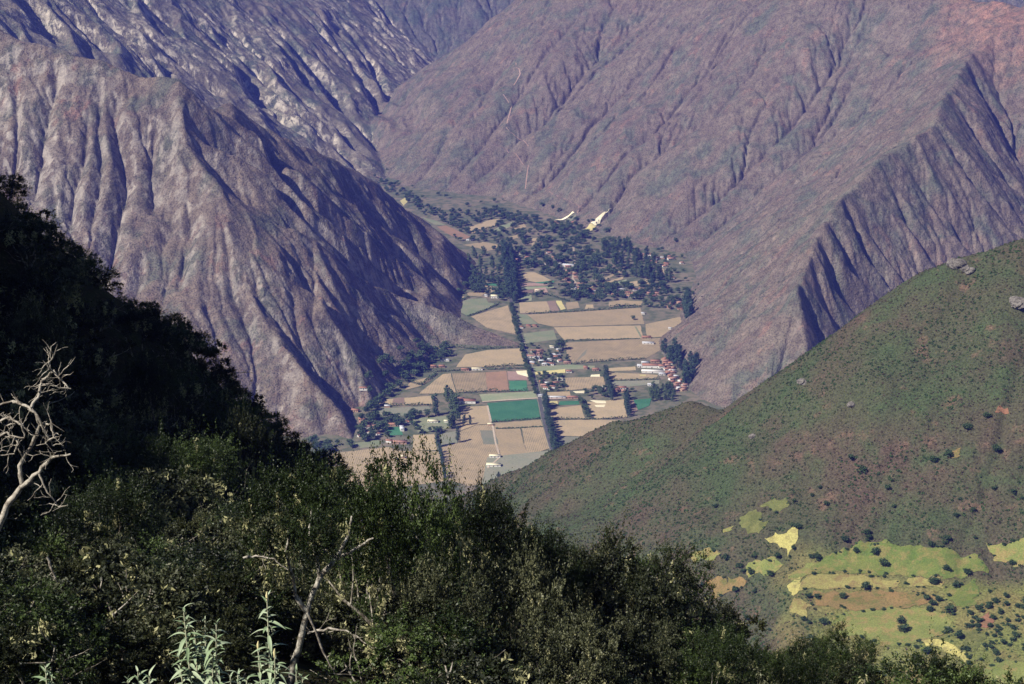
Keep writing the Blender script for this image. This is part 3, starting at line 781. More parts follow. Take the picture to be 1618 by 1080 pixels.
def crown_far(kind, seed):
    r = np.random.default_rng(seed)
    C, S = [], []
    if kind == 'tall':      # eucalyptus: unit height 1, narrow, several stacked plumes
        for k in range(13):
            z = 0.16 + 0.80 * k / 12; w = 0.155 * (1 - abs(z - 0.45) * 1.25) * r.uniform(0.75, 1.25) + 0.02
            cx, cy = r.normal(0, 0.045, 2)
            m = 46
            p = r.normal(size=(m, 3)); p /= np.linalg.norm(p, axis=1)[:, None]; p *= r.random((m, 1)) ** 0.4
            C.append(p * [w, w, 0.085] + [cx, cy, z]); S.append(r.uniform(0.030, 0.062, m))
    else:                   # round broadleaf
        for k in range(12):
            a = r.uniform(0, 6.28); q = r.uniform(0, 0.30); z = r.uniform(0.36, 0.80)
            m = 42; w = r.uniform(0.15, 0.24)
            p = r.normal(size=(m, 3)); p /= np.linalg.norm(p, axis=1)[:, None]; p *= r.random((m, 1)) ** 0.4
            C.append(p * [w, w, w * 0.8] + [q * math.cos(a), q * math.sin(a), z]); S.append(r.uniform(0.06, 0.12, m))
    C = np.concatenate(C); S = np.concatenate(S)
    v, f = leaf_quads(C, S, 0.2, 1.5, r)
    return v, f, np.repeat(r.random(len(C)), 4)
def trunk_far(kind, seed):
    r = np.random.default_rng(seed + 50)
    top = 0.85 if kind == 'tall' else 0.55
    parts = [taper([(0, 0, -0.03), (r.normal(0, 0.008), r.normal(0, 0.008), top * 0.4), (r.normal(0, 0.02), r.normal(0, 0.02), top)], (0.020, 0.014, 0.004), 5)]
    for k in range(4):
        z = r.uniform(0.25, 0.5) * (1 if kind != 'tall' else 1.3); a = r.uniform(0, 6.28); l = r.uniform(0.1, 0.2)
        parts.append(taper([(0, 0, z), (l * math.cos(a), l * math.sin(a), z + 0.14)], (0.009, 0.003), 4))
    return join(parts)
PROTO = {}
for kind, lm in (('tall', 'euc_leaves'), ('round', 'orchard_leaves'), ('hill', 'hill_leaves')):
    PROTO[kind] = []
    for sd_ in range(4):
        v, f, ti = crown_far('tall' if kind == 'tall' else 'round', 100 + sd_ + (20 if kind == 'hill' else 0))
        cm = make_mesh('crown', v, f, lm, False, {'tint': ti}, link=False)
        v, f = trunk_far(kind, 100 + sd_)
        tm = make_mesh('trunk', v, f, 'bark_pale', False, link=False)
        PROTO[kind].append((cm, tm))
NKIND = {}
OVERFLOW = []
def tree(name, kind, loc, h, label, group, cat='tree', wide=1.0):
    k = NKIND.get(name, 0)
    if k >= 295:
        OVERFLOW.append((kind, loc, h, wide)); return None
    NKIND[name] = k + 1
    cm, tm = PROTO[kind][random.randrange(4)]
    e = add(name, None, None, loc, random.uniform(0, 6.28), (h * wide, h * wide, h))
    tag(e, label, cat, group)
    add('crown', cm, e); add('trunk', tm, e)
    return e
FPOLY = [pts for mt, pts, _ in FIELDS]
def ground_at(x, y):
    return max(0.0, float(far_h(x, y)))
def grove(name, kind, poly, count, hr, label, group, wide=(0.9, 1.2), avoid=True, climb=6.0, n_max=9999):
    us = [p[0] for p in poly]; vs = [p[1] for p in poly]; done = 0; tries = 0
    while done < count and tries < count * 30:
        tries += 1
        u, v = random.uniform(min(us), max(us)), random.uniform(min(vs), max(vs))
        if not in_poly((u, v), poly): continue
        if avoid and any(in_poly((u, v), q) for q in FPOLY): continue
        g = gnd(u, v); z = ground_at(g[0], g[1])
        if z > climb: continue
        tree(name, kind, (g[0], g[1], z), random.uniform(*hr), label, group, 'tree', random.uniform(*wide)); done += 1
def tree_row(name, kind, pts, step, hr, label, group, jit=1.5, wide=(0.9, 1.1), skip=0.1):
    w = [gnd(*p) for p in pts]
    for a, b in zip(w[:-1], w[1:]):
        m = max(1, int(np.linalg.norm(b - a) / step))
        for j in range(m):
            if random.random() < skip: continue
            q = a + (b - a) * (j + random.uniform(-0.3, 0.3)) / m
            q[:2] += (rng.random(2) - 0.5) * 2 * jit
            tree(name, kind, (q[0], q[1], ground_at(q[0], q[1])), random.uniform(*hr), label, group, 'tree', random.uniform(*wide))
E_, T_ = 'eucalyptus_tree', 'valley_tree'
# single trees that stand out
for u, v, h, lab in [(688, 656, 33, 'tall dark poplar-shaped eucalyptus beside the tan strip field left of the white farmhouse'), (692, 706, 27, 'dark eucalyptus at the head of the tree row between the two bottom fields'),
                     (724, 699, 22, 'tree at the corner of the small grey-green plot casting comb-like shadows'), (733, 672, 17, 'lone tree on bare ground, nearer the grove of the pair'), (743, 671, 15, 'lone tree on bare ground, farther from the grove of the pair'),
                     (788, 763, 16, 'dark tree beside the two cream sheds at the bottom of the road')]:
    g = gnd(u, v); tree(E_, 'tall', (g[0], g[1], 0), h, lab, None)
for u, v, h, lab in [(886, 553, 20, 'big round tree standing alone at the edge of the garden strip'), (1001, 505, 9, 'small round tree alone in the broad tan field'), (1068, 530, 15, 'small dark tree at the edge of the field by the right foot')]:
    g = gnd(u, v); tree(T_, 'round', (g[0], g[1], 0), h, lab, None, 'tree', 1.25)
tree_row(E_, 'tall', [(797, 398), (801, 440), (806, 475)], 5.5, (20, 30), 'tall eucalyptus in the double row along the far straight road', 'eucalyptus lining the far road', 4, (1.0, 1.3))
tree_row(E_, 'tall', [(806, 398), (811, 440), (816, 480)], 6.5, (18, 28), 'tall eucalyptus in the double row along the far straight road', 'eucalyptus lining the far road', 4, (1.0, 1.3))
tree_row(T_, 'round', [(808, 485), (820, 535), (832, 580), (848, 628)], 6, (7, 12), 'small tree in the hedge-like row on the verge of the straight road', 'trees on the road verge', 1.5, (0.9, 1.2))
tree_row(E_, 'tall', [(862, 640), (867, 665), (874, 700), (880, 722)], 5.0, (13, 21), 'eucalyptus in the row along the nearest stretch of straight road', 'eucalyptus lining the near road', 2.5, (1.2, 1.6))
tree_row(E_, 'tall', [(694, 714), (699, 735), (704, 760)], 6, (10, 15), 'slim tree in the row dividing the two striped bottom fields', 'trees dividing the bottom fields', 1.2, (0.8, 1.1))
tree_row(E_, 'tall', [(956, 588), (963, 618), (968, 634)], 6, (11, 18), 'eucalyptus in the short row right of the furrowed middle field', 'short row of eucalyptus', 2, (1.2, 1.5))
tree_row(T_, 'round', [(917, 634), (930, 663)], 6, (9, 14), 'tree in the row between two tan plots right of the road', 'row between tan plots', 2)
tree_row(E_, 'tall', [(989, 630), (994, 660)], 6, (12, 17), 'eucalyptus in the row beside the small green plot', 'row beside the green plot', 2, (1.2, 1.5))
tree_row(E_, 'tall', [(1084, 482), (1087, 505), (1091, 528)], 5, (20, 30), 'tall eucalyptus in the line below the right mountain foot', 'eucalyptus line at the right foot', 3.5, (1.0, 1.3))
grove(E_, 'tall', [(1046, 556), (1075, 552), (1106, 572), (1104, 598), (1082, 612), (1076, 590), (1056, 572)], 42, (16, 28), 'eucalyptus in the grove behind the big white-walled compound', 'eucalyptus grove behind the compound', (1.0, 1.4), False, 12)
grove(E_, 'tall', [(950, 392), (975, 386), (1002, 398), (1040, 424), (1062, 446), (1030, 452), (985, 428), (952, 414)], 62, (18, 30), 'eucalyptus in the dense stand beyond the village', 'eucalyptus stand beyond the village', (1.0, 1.3), True)
grove(E_, 'tall', [(706, 628), (722, 636), (724, 690), (712, 694), (704, 668)], 14, (16, 26), 'eucalyptus in the dark clump beside the white farmhouse', 'clump beside the farmhouse', (1.1, 1.5))
grove(E_, 'tall', [(1026, 616), (1066, 614), (1068, 634), (1026, 634)], 22, (11, 17), 'eucalyptus in the low grove just above the green hilltop', 'grove above the hilltop', (1.2, 1.6))
grove(E_, 'tall', [(745, 400), (790, 396), (797, 450), (770, 470), (735, 455)], 26, (14, 24), 'eucalyptus in the loose wood left of the far road', 'wood left of the far road', (1.1, 1.5))
grove(T_, 'round', [(560, 700), (575, 640), (596, 600), (640, 568), (700, 548), (722, 556), (690, 575), (668, 592), (620, 622), (596, 660), (600, 700)], 95, (8, 16), 'dark tree in the wood along the foot of the left mountain', 'wood along the left mountain foot', (1.0, 1.4), True, 30)
grove(T_, 'round', [(596, 655), (640, 660), (690, 655), (700, 690), (650, 690), (640, 672), (600, 700)], 34, (8, 15), 'tree in the gardens around the teal plot and red roofs', 'trees around the teal plot', (1.0, 1.3))
grove(T_, 'round', [(486, 698), (560, 704), (545, 716), (515, 745), (492, 730)], 26, (8, 15), 'tree by the track below the pale bluff', 'trees below the pale bluff', (1.0, 1.4), True, 30)
grove(T_, 'round', [(836, 545), (905, 540), (905, 580), (842, 580)], 36, (4, 8), 'small tree in the house gardens along the straight road', 'trees in the roadside gardens', (1.0, 1.4))
grove(T_, 'round', [(850, 592), (893, 592), (893, 618), (856, 618)], 34, (5, 9), 'small tree in the orchard below the long yellow yard', 'orchard below the yellow yard', (1.0, 1.4))
grove(T_, 'round', [(920, 612), (970, 610), (1000, 618), (1000, 630), (925, 632)], 22, (6, 11), 'tree around the pink-walled farm right of the road', 'trees around the pink farm', (1.0, 1.4))
grove('village_tree', 'round', [(800, 400), (830, 370), (862, 348), (915, 356), (950, 392), (990, 430), (1064, 450), (1068, 470), (1000, 480), (890, 474), (880, 440), (824, 428)], 292, (8, 17), 'tree among the houses of the upper village', 'trees of the upper village', (1.0, 1.4))
grove('gorge_tree', 'round', [(578, 272), (600, 283), (660, 312), (700, 332), (790, 334), (862, 346), (830, 372), (796, 400), (750, 384), (690, 345), (640, 318), (605, 300)], 220, (6, 13), 'tree in the ribbon of woodland at the mouth of the gorge', 'woodland at the gorge mouth', (1.0, 1.5), True, 25)
grove('gorge_tree', 'round', [(690, 452), (740, 432), (798, 448), (800, 478), (772, 468), (740, 466), (690, 462)], 60, (7, 14), 'tree in the copses under the left spur', 'copses under the left spur', (1.0, 1.4), True, 12)
grove('village_tree', 'round', [(1020, 470), (1070, 470), (1085, 490), (1012, 486)], 24, (6, 12), 'tree in the plots at the right mountain foot', 'trees in the right foot plots', (1.0, 1.3))
for k in range(900):
    u, v = random.uniform(590, 1100), random.uniform(266, 480)
    if not in_poly((u, v), [(590, 266), (660, 296), (712, 314), (800, 317), (870, 329), (930, 344), (978, 378), (1092, 396), (1100, 480), (1010, 482), (822, 476), (800, 480), (742, 465), (690, 455), (745, 425), (700, 362), (640, 318)]) or any(in_poly((u, v), q) for q in FPOLY): continue
    g = gnd(u, v); z_ = ground_at(g[0], g[1])
    if z_ < 14 and vnoise(np.array([g[0] / 45]), np.array([g[1] / 45]), 8)[0] > -0.16: OVERFLOW.append(('round', (g[0], g[1], z_), random.uniform(5, 12), random.uniform(1.0, 1.5)))
# hedges between the fields: one thing each
t = None
def hedge(pts, h, label):
    w = np.array([gnd(*p) for p in pts]); o = w[0].copy(); C, S = [], []
    for a, b in zip(w[:-1], w[1:]):
        L_ = np.linalg.norm(b - a); m = int(L_ * 4.0)
        tt_ = rng.random(m); big = 0.45 + 0.55 * np.clip(vnoise(tt_ * L_ / 6, np.zeros(m) + a[0], 4) * 2.5 + 0.5, 0, 1)
        c = a + (b - a) * tt_[:, None] - o
        c[:, :2] += rng.normal(0, 0.9, (m, 2)); c[:, 2] += rng.random(m) * h * 1.3 * big
        C.append(c); S.append(rng.uniform(1.0, 2.2, m))
    C = np.concatenate(C); S = np.concatenate(S)
    v, f = leaf_quads(C, S, 0.2, 1.3)
    e = make_mesh('hedge', v, f, 'orchard_leaves', False, {'tint': np.repeat(rng.random(len(C)), 4)})
    e.location = [float(c) for c in o]
    tag(e, label, 'hedge', 'field hedges')
for pts, h, lab in [
    ([(722, 621), (770, 619), (836, 618)], 5, 'dark hedge below the striped and orange fields left of the road'), ([(640, 589), (700, 587), (760, 582)], 4, 'hedge along the top of the furrowed field beside the long cream roof'),
    ([(765, 580), (800, 578), (834, 577)], 4, 'upper of two hedges under the broad tan field left of the road'), ([(770, 584), (800, 583), (836, 582)], 4, 'lower of two hedges under the broad tan field left of the road'),
    ([(777, 667), (815, 664), (854, 661)], 3, 'low hedge along the lower edge of the big green field'), ([(596, 641), (640, 640), (682, 640)], 4, 'hedge under the strip field with a brown plot'),
    ([(870, 662), (935, 663), (990, 660)], 3, 'low hedge under the tan plots right of the road'), ([(905, 575), (960, 570), (1020, 567)], 4, 'hedge along the lower edge of the broad furrowed field'),
    ([(893, 538), (950, 537), (1012, 535)], 2, 'thin hedge between the two broad tan fields'), ([(832, 496), (900, 493), (960, 489), (1012, 485)], 4, 'hedge along the top of the widest tan field'),
    ([(738, 500), (765, 491), (790, 479)], 4, 'curved hedge between the grey-green and tan fields under the spur'), ([(702, 482), (722, 477), (742, 470)], 4, 'short hedge left of the grey-green field under the spur'),
    ([(700, 545), (750, 552), (826, 548)], 4, 'hedge along the foot of the left spur'), ([(962, 601), (1000, 601), (1042, 599)], 3, 'hedge between the narrow plots left of the compound'),
    ([(857, 630), (862, 619), (900, 618)], 3, 'hedge above the narrow tan plot beside the road'), ([(783, 677), (822, 676), (860, 674)], 1.5, 'thin hedge line across the field below the green field'),
    ([(962, 486), (985, 483), (1014, 484)], 4, 'hedge under the curved plot in the upper fields'), ([(736, 369), (760, 364), (790, 355)], 4, 'hedge below the rounded field near the gorge'),
    ([(826, 466), (862, 465), (900, 476)], 4, 'hedge above the brown and yellow plots'), ([(648, 604), (665, 609), (690, 590)], 5, 'dark hedge slanting down to the striped field')]:
    hedge(pts, h, lab)
def merge_overflow(name, items, label):
    """everything beyond the countable trees: one mass of woodland"""
    vs, fs, ts, o = [], [], [], 0
    for kind, loc, h, wide in items:
        cm = PROTO[kind][random.randrange(4)][0]
        n = len(cm.vertices); co = np.empty(n * 3, np.float32); cm.vertices.foreach_get('co', co); co = co.reshape(-1, 3)
        k = 4 * ((n // 4) // 3); co = co[:k] if False else co
        vs.append(co * [h * wide, h * wide, h] + np.array(loc)); fs.append(np.arange(n).reshape(-1, 4) + o); o += n
        tn = np.empty(n, np.float32); cm.attributes['tint'].data.foreach_get('value', tn); ts.append(tn)
    if vs:
        tag(make_mesh(name, np.concatenate(vs), np.concatenate(fs), 'orchard_leaves', False, {'tint': np.concatenate(ts)}), label, kind='stuff')
for k in range(110):
    u, v = random.uniform(1040, 1112), random.uniform(440, 560)
    g = gnd(u, v); z_ = ground_at(g[0], g[1])
    if in_poly((u, v), [(1086, 440), (1112, 470), (1105, 545), (1075, 552), (1086, 500)]) and z_ < 12: OVERFLOW.append(('round', (g[0], g[1], z_), random.uniform(4, 9), random.uniform(1.0, 1.5)))
merge_overflow('woodland', OVERFLOW, 'woodland mass of trees filling the valley')

HILL_TREES = [(1353, 872), (1382, 875), (1395, 892), (1529, 906), (1510, 924), (1367, 930), (1291, 943), (1278, 941), (1300, 984), (1423, 980), (1427, 995), (1281, 1010), (1462, 1030), (1598, 892), (1495, 897), (1475, 920), (1462, 945), (1472, 952), (1482, 946), (1470, 962), (1500, 964), (1498, 995), (1513, 1004), (1167, 894), (1187, 904), (1218, 907), (1160, 931), (1147, 881), (1227, 880), (1260, 833), (1291, 879), (1333, 942), (1371, 842), (1335, 852), (1495, 851), (1344, 724), (1362, 744), (1498, 718), (1527, 678), (1573, 709), (1475, 729), (1558, 657)]
HT_BIG = {(1353, 872): 'two-lobed dark tree at the upper left of the green terrace', (1382, 875): 'dark tree beside the two-lobed tree on the green terrace', (1395, 892): 'lone round dark tree in the middle of the green terrace', (1529, 906): 'round dark tree at the right end of the green terrace', (1510, 924): 'round tree below the right end of the green terrace', (1367, 930): 'dark round tree on the yellow strip below the green terrace',
          (1291, 943): 'right of the two dark trees at the left end of the ochre strip', (1278, 941): 'left of the two dark trees at the left end of the ochre strip', (1300, 984): 'dark tree beside the pale square plot', (1423, 980): 'round tree in the middle of the lime meadow', (1427, 995): 'small tree just below the round tree in the lime meadow', (1281, 1010): 'dark tree on the brown slope below the pale square plot', (1462, 1030): 'dark tree above the winding yellow track', (1598, 892): 'dark tree in the meadow at the right edge', (1167, 894): 'dark tree left of the small lime plot', (1260, 833): 'dark tree touching the bright yellow plot'}
for u, v in HILL_TREES:
    g = hill_hit(u, v + 4)
    tree('hill_tree', 'hill', (g[0], g[1], g[2] - 0.4), random.uniform(4.0, 6.0), HT_BIG.get((u, v), 'small dark round tree scattered over the near right hillside'), 'trees on the right hillside', 'tree', 1.5)
for k in range(75):
    u, v = random.uniform(1095, 1615), random.uniform(760, 1040)
    if v < 850 and random.random() < 0.45: continue
    g = hill_hit(u, v)
    if any(in_poly_v(np.array([g[0]]), np.array([g[1]]), q)[0] for q in TPOLY): continue
    tree('hill_bush', 'hill', (g[0], g[1], g[2] - 0.4), random.uniform(2.0, 3.8), 'small dark bush between the terraced plots of the right hillside', 'bushes between the terraces', 'bush', 1.6)
for j in range(70):
    u, v = random.uniform(1530, 1640), random.uniform(935, 1050)
    g = hill_hit(u, v)
    if any(in_poly_v(np.array([g[0]]), np.array([g[1]]), q)[0] for q in TPOLY): continue
    tree('hill_bush', 'hill', (g[0], g[1], g[2] - 0.4), random.uniform(2.0, 3.5), 'bush in the dense dark scrub beside the lime meadow', 'dense scrub beside the lime meadow', 'bush', 1.7)
for q in TPOLY:
    for a, b in zip(q, q[1:] + q[:1]):
        if random.random() < 0.45: continue
        L_ = float(np.linalg.norm((b - a)[:2]))
        for k in range(int(L_ / 3.2)):
            if random.random() < 0.62: continue
            e = a + (b - a) * (k + random.random()) * 3.2 / max(L_, 3.2); x_, y_ = e[0] + random.uniform(-1.5, 1.5), e[1] + random.uniform(-1.5, 1.5)
            tree('terrace_bush', 'hill', (x_, y_, float(hill_h(x_, y_)) - 0.3), random.uniform(1.0, 2.4), 'low bush on the edge of a terraced plot on the right hillside', 'bushes edging the terraces', 'bush', random.uniform(1.5, 2.2))
# grey rock outcrops on the hill's ridge
t = NT('outcrop_rock', 0.9, 0.1); p = t.coords(); t.col(t.mix(t.ramp(t.noise(p, 0.5, 6, 0.75), [(0.4, 0.0), (0.6, 1.0)]), (0.075, 0.068, 0.058), (0.22, 0.20, 0.175))); t.bump(t.noise(p, 0.9, 6, 0.75), 0.9, 0.8)
import bmesh
for u, v, sz, lab in ((1512, 416, 5.5, 'grey rock outcrop on the crest of the near right hill'), (1528, 425, 4.0, 'smaller grey rock beside the crest outcrop'), (1611, 478, 6.0, 'grey rock cliff at the right edge of the near hill'), (1268, 604, 3.0, 'low grey rock on the hill spine below its crest'), (1345, 640, 2.6, 'small rock poking from the scrub in mid slope'), (1190, 690, 2.4, 'small pale rock above the maroon hollow')):
    bm = bmesh.new(); bmesh.ops.create_icosphere(bm, subdivisions=4, radius=1.0)
    for vt in bm.verts:
        c_ = vt.co; n_r = float(fbm(np.array(c_.x * 1.6 + u), np.array(c_.y * 1.6 + c_.z * 1.3), 4, 5)); vt.co = c_ * (1 + 0.55 * n_r); vt.co.z *= 0.75; vt.co = vt.co + Vector((0, 0, 0.05 * round(vt.co.z * 6)))
    me = bpy.data.meshes.new('rock_outcrop'); bm.to_mesh(me); bm.free(); me.materials.append(MATS['outcrop_rock'])
    g = hill_hit(u, v); tag(add('rock_outcrop', me, None, (g[0], g[1], g[2] - sz * 0.12), random.uniform(0, 6), (sz * 1.3, sz, sz * 0.62)), lab, 'rock')
# paths and small plots on the far slopes
for pts in ([(597, 279), (620, 289), (640, 296), (660, 303), (664, 315), (690, 325), (712, 329), (750, 331), (786, 331)], [(868, 304), (885, 315), (905, 322), (915, 326), (912, 338)], [(795, 150), (808, 170), (800, 205), (818, 222), (835, 232)], [(770, 232), (800, 240), (835, 262), (830, 300)], [(1060, 478), (1085, 476), (1110, 470)], [(815, 100), (822, 118), (812, 135)]):
    ribbon('trail', pts, 2.4, 'field_pinkish', 0.5, far_hit)
for mt, pts in (('field_cream', [(933, 354), (962, 333), (969, 332), (951, 345), (943, 356)]), ('field_yellow', [(922, 363), (932, 355), (943, 357), (926, 368)]), ('field_cream', [(876, 348), (905, 335), (908, 337), (886, 349)]), ('field_greyish', [(888, 350), (910, 339), (911, 345), (896, 352)])):
    drape('slope_field', [far_hit(*p) for p in pts], lambda x, y: np.maximum(far_h(x, y), 0), mt, 5.0, 1.6, 0.6)

# ------------------------------------------------------------------ scrub scattered on the slopes (beyond counting)
def scrub_mesh(name, mat, seed, n=26, squash=0.75):
    r = np.random.default_rng(seed)
    C = r.normal(size=(n, 3)); C /= np.linalg.norm(C, axis=1)[:, None]; C *= 0.42 * r.random((n, 1)) ** 0.35
    C[:, 2] = np.abs(C[:, 2]) * squash * 1.5
    v, f = leaf_quads(C, r.uniform(0.22, 0.42, n), 0.1, 1.3, r)
    return make_mesh(name, v, f, mat, False, {'tint': np.repeat(r.random(n), 4)}, link=False)
def scatter(name, pts, scales, mesh, label):
    src = bpy.data.objects.new(name + '_source', mesh)
    me = bpy.data.meshes.new(name); me.vertices.add(len(pts)); me.vertices.foreach_set('co', np.asarray(pts, np.float32).ravel())
    a = me.attributes.new('size', 'FLOAT', 'POINT'); a.data.foreach_set('value', np.asarray(scales, np.float32))
    a = me.attributes.new('turn', 'FLOAT', 'POINT'); a.data.foreach_set('value', rng.uniform(0, 6.28, len(pts)).astype(np.float32))
    o = add(name, me); tag(o, label, kind='stuff')
    ng = bpy.data.node_groups.new(name + '_scatter', 'GeometryNodeTree')
    ng.interface.new_socket('Geometry', in_out='INPUT', socket_type='NodeSocketGeometry'); ng.interface.new_socket('Geometry', in_out='OUTPUT', socket_type='NodeSocketGeometry')
    N = ng.nodes; gi = N.new('NodeGroupInput'); go = N.new('NodeGroupOutput'); ip = N.new('GeometryNodeInstanceOnPoints'); oi = N.new('GeometryNodeObjectInfo')
    oi.inputs['Object'].default_value = src; oi.inputs['As Instance'].default_value = True
    na = N.new('GeometryNodeInputNamedAttribute'); na.data_type = 'FLOAT'; na.inputs['Name'].default_value = 'size'
    nb = N.new('GeometryNodeInputNamedAttribute'); nb.data_type = 'FLOAT'; nb.inputs['Name'].default_value = 'turn'
    cx = N.new('ShaderNodeCombineXYZ')
    L = ng.links; L.new(gi.outputs[0], ip.inputs['Points']); L.new(oi.outputs['Geometry'], ip.inputs['Instance']); L.new(na.outputs['Attribute'], ip.inputs['Scale'])
    L.new(nb.outputs['Attribute'], cx.inputs['Z']); L.new(cx.outputs[0], ip.inputs['Rotation']); L.new(ip.outputs[0], go.inputs[0])
    o.modifiers.new('scatter', 'NODES').node_group = ng
    return o
leaf_mat('scrub_olive', [(0.030, 0.040, 0.018), (0.055, 0.066, 0.028), (0.090, 0.100, 0.045)], 0.8, 0.1, 0.0, 0.5)
leaf_mat('scrub_maroon', [(0.036, 0.026, 0.020), (0.064, 0.046, 0.034), (0.10, 0.074, 0.050)], 0.85, 0.08, 0.0, 0.5)
leaf_mat('scrub_green', [(0.024, 0.046, 0.016), (0.045, 0.078, 0.026), (0.075, 0.115, 0.040)], 0.8, 0.12, 0.0, 0.5)
leaf_mat('scrub_dry', [(0.060, 0.050, 0.036), (0.095, 0.080, 0.055), (0.14, 0.115, 0.080)], 0.85, 0.08, 0.0, 0.5)
def hill_points(n, dens):
    x = rng.uniform(HX0 + 60, HX1 - 15, n); y = rng.uniform(930, 1460, n)
    k = (np.abs(x / y) < 0.30) & (rng.random(n) < dens(x, y)); x, y = x[k], y[k]
    free = ~np.any([in_poly_v(x, y, q) for q in TPOLY], axis=0); x, y = x[free], y[free]
    return np.stack([x, y, hill_h(x, y) - 0.08], 1)
def _sh(x, y): return bilin(shelf_c, (x - HX0) / HD, (y - HY0) / HD)
hz_zone = lambda x, y: np.clip(fbm(x / 75, y / 75, 4, 301) * 2.2 + 0.5, 0, 1)
for nm, mt, sd_, n, df, sr in [('hill_scrub_olive', 'scrub_olive', 1, 34000, lambda x, y: (1 - 0.85 * _sh(x, y)) * (0.35 + 0.5 * hz_zone(x, y)), (0.8, 2.0)), ('hill_scrub_maroon', 'scrub_maroon', 2, 34000, lambda x, y: (1 - 0.8 * _sh(x, y)) * (0.95 - 0.85 * hz_zone(x, y)), (0.7, 1.6)),
                              ('hill_scrub_green', 'scrub_green', 3, 42000, lambda x, y: (1 - 0.55 * _sh(x, y)) * np.clip(fbm(x / 40, y / 40, 3, 305) * 2.5 + 0.35, 0, 1), (0.9, 2.4))]:
    p_ = hill_points(n, df)
    scatter(nm, p_, rng.uniform(*sr, len(p_)) * rng.uniform(0.7, 1.2, len(p_)), scrub_mesh(nm + '_bush', mt, sd_), {'hill_scrub_olive': 'olive scrub covering the near right hillside', 'hill_scrub_maroon': 'reddish brown scrub covering the near right hillside', 'hill_scrub_green': 'green bushy scrub in the hollows of the near right hillside'}[nm])
# dry bushes on the far slopes
fm = np.clip((PZ - 4) / 10, 0, 1) * np.clip((1.35 - slope) / 0.5, 0, 1) * np.clip(0.55 + fbm(PX / 120, PY / 120, 4, 401) * 1.6, 0.08, 1)
fm = fm * np.where(own == 1, 0.5, 1) * np.clip((5600 - PY) / 600, 0, 1)
pick = np.nonzero(rng.random(PX.size) < 0.20 * fm.ravel())[0]
fp = V[pick] + np.stack([rng.uniform(-2, 2, len(pick)), rng.uniform(-2, 2, len(pick)), np.full(len(pick), -0.3)], 1)
fp[:, 2] = far_h(fp[:, 0], fp[:, 1]) + (V[pick][:, 2] - far_h(V[pick][:, 0], V[pick][:, 1])) - 0.3
half = rng.random(len(fp)) < 0.55
scatter('mountain_scrub_dry', fp[half], rng.uniform(1.2, 2.8, half.sum()), scrub_mesh('mountain_scrub_bush', 'scrub_dry', 5, 14), 'dry brown scrub dotting the far mountain slopes')
scatter('mountain_scrub_green', fp[~half], rng.uniform(1.2, 3.0, (~half).sum()), scrub_mesh('mountain_scrub_bush', 'scrub_olive', 6, 14), 'grey-green scrub dotting the far mountain slopes')
# ------------------------------------------------------------------ houses
def paint(name, a, b, rough=0.9, sc=0.4):
    t = NT(name, rough, 0.1); oi = t.node('ShaderNodeObjectInfo'); tc = t.node('ShaderNodeTexCoord')
    c = t.mix(t.noise(tc.outputs['Object'], sc, 4, 0.7), a, b)
    t.col(c)
paint('adobe', (0.36, 0.23, 0.15), (0.46, 0.31, 0.21))
paint('whitewash', (0.80, 0.77, 0.70), (0.68, 0.64, 0.57))
paint('tile_roof', (0.36, 0.18, 0.115), (0.28, 0.15, 0.105))
paint('old_tile_roof', (0.38, 0.22, 0.16), (0.30, 0.17, 0.13))
paint('cream_sheet', (0.82, 0.74, 0.50), (0.72, 0.64, 0.42))
paint('metal_roof', (0.62, 0.62, 0.62), (0.52, 0.53, 0.54))
paint('dark_opening', (0.03, 0.028, 0.025), (0.05, 0.045, 0.04))
def box(x0, x1, y0, y1, z0, z1):
    v = np.array([(x, y, z) for z in (z0, z1) for y in (y0, y1) for x in (x0, x1)], float)
    return v, np.array([(0, 2, 3, 1), (4, 5, 7, 6), (0, 1, 5, 4), (2, 6, 7, 3), (0, 4, 6, 2), (1, 3, 7, 5)])
def gable(L, W, h, rise, over=0.5, th=0.25):
    """two roof slabs over a long house, ridge along x"""
    out = []
    for s in (-1, 1):
        y0, z0, y1, z1 = s * (W / 2 + over), h - over * rise / (W / 2), 0.0, h + rise
        x = L / 2 + over
        v = np.array([(-x, y0, z0), (x, y0, z0), (x, y1, z1), (-x, y1, z1), (-x, y0, z0 + th), (x, y0, z0 + th), (x, y1, z1 + th), (-x, y1, z1 + th)])
        out.append((v, np.array([(0, 1, 2, 3), (7, 6, 5, 4), (0, 4, 5, 1), (1, 5, 6, 2), (2, 6, 7, 3), (3, 7, 4, 0)])))
    return join(out)
def gable_walls(L, W, h, rise):
    x, y = L / 2, W / 2
    v = np.array([(-x, -y, -1.5), (x, -y, -1.5), (x, y, -1.5), (-x, y, -1.5), (-x, -y, h), (x, -y, h), (x, y, h), (-x, y, h), (-x, 0, h + rise), (x, 0, h + rise)])
    return v, [(0, 1, 5, 4), (2, 3, 7, 6), (1, 2, 6, 9, 5), (3, 0, 4, 8, 7)]
HP = {}
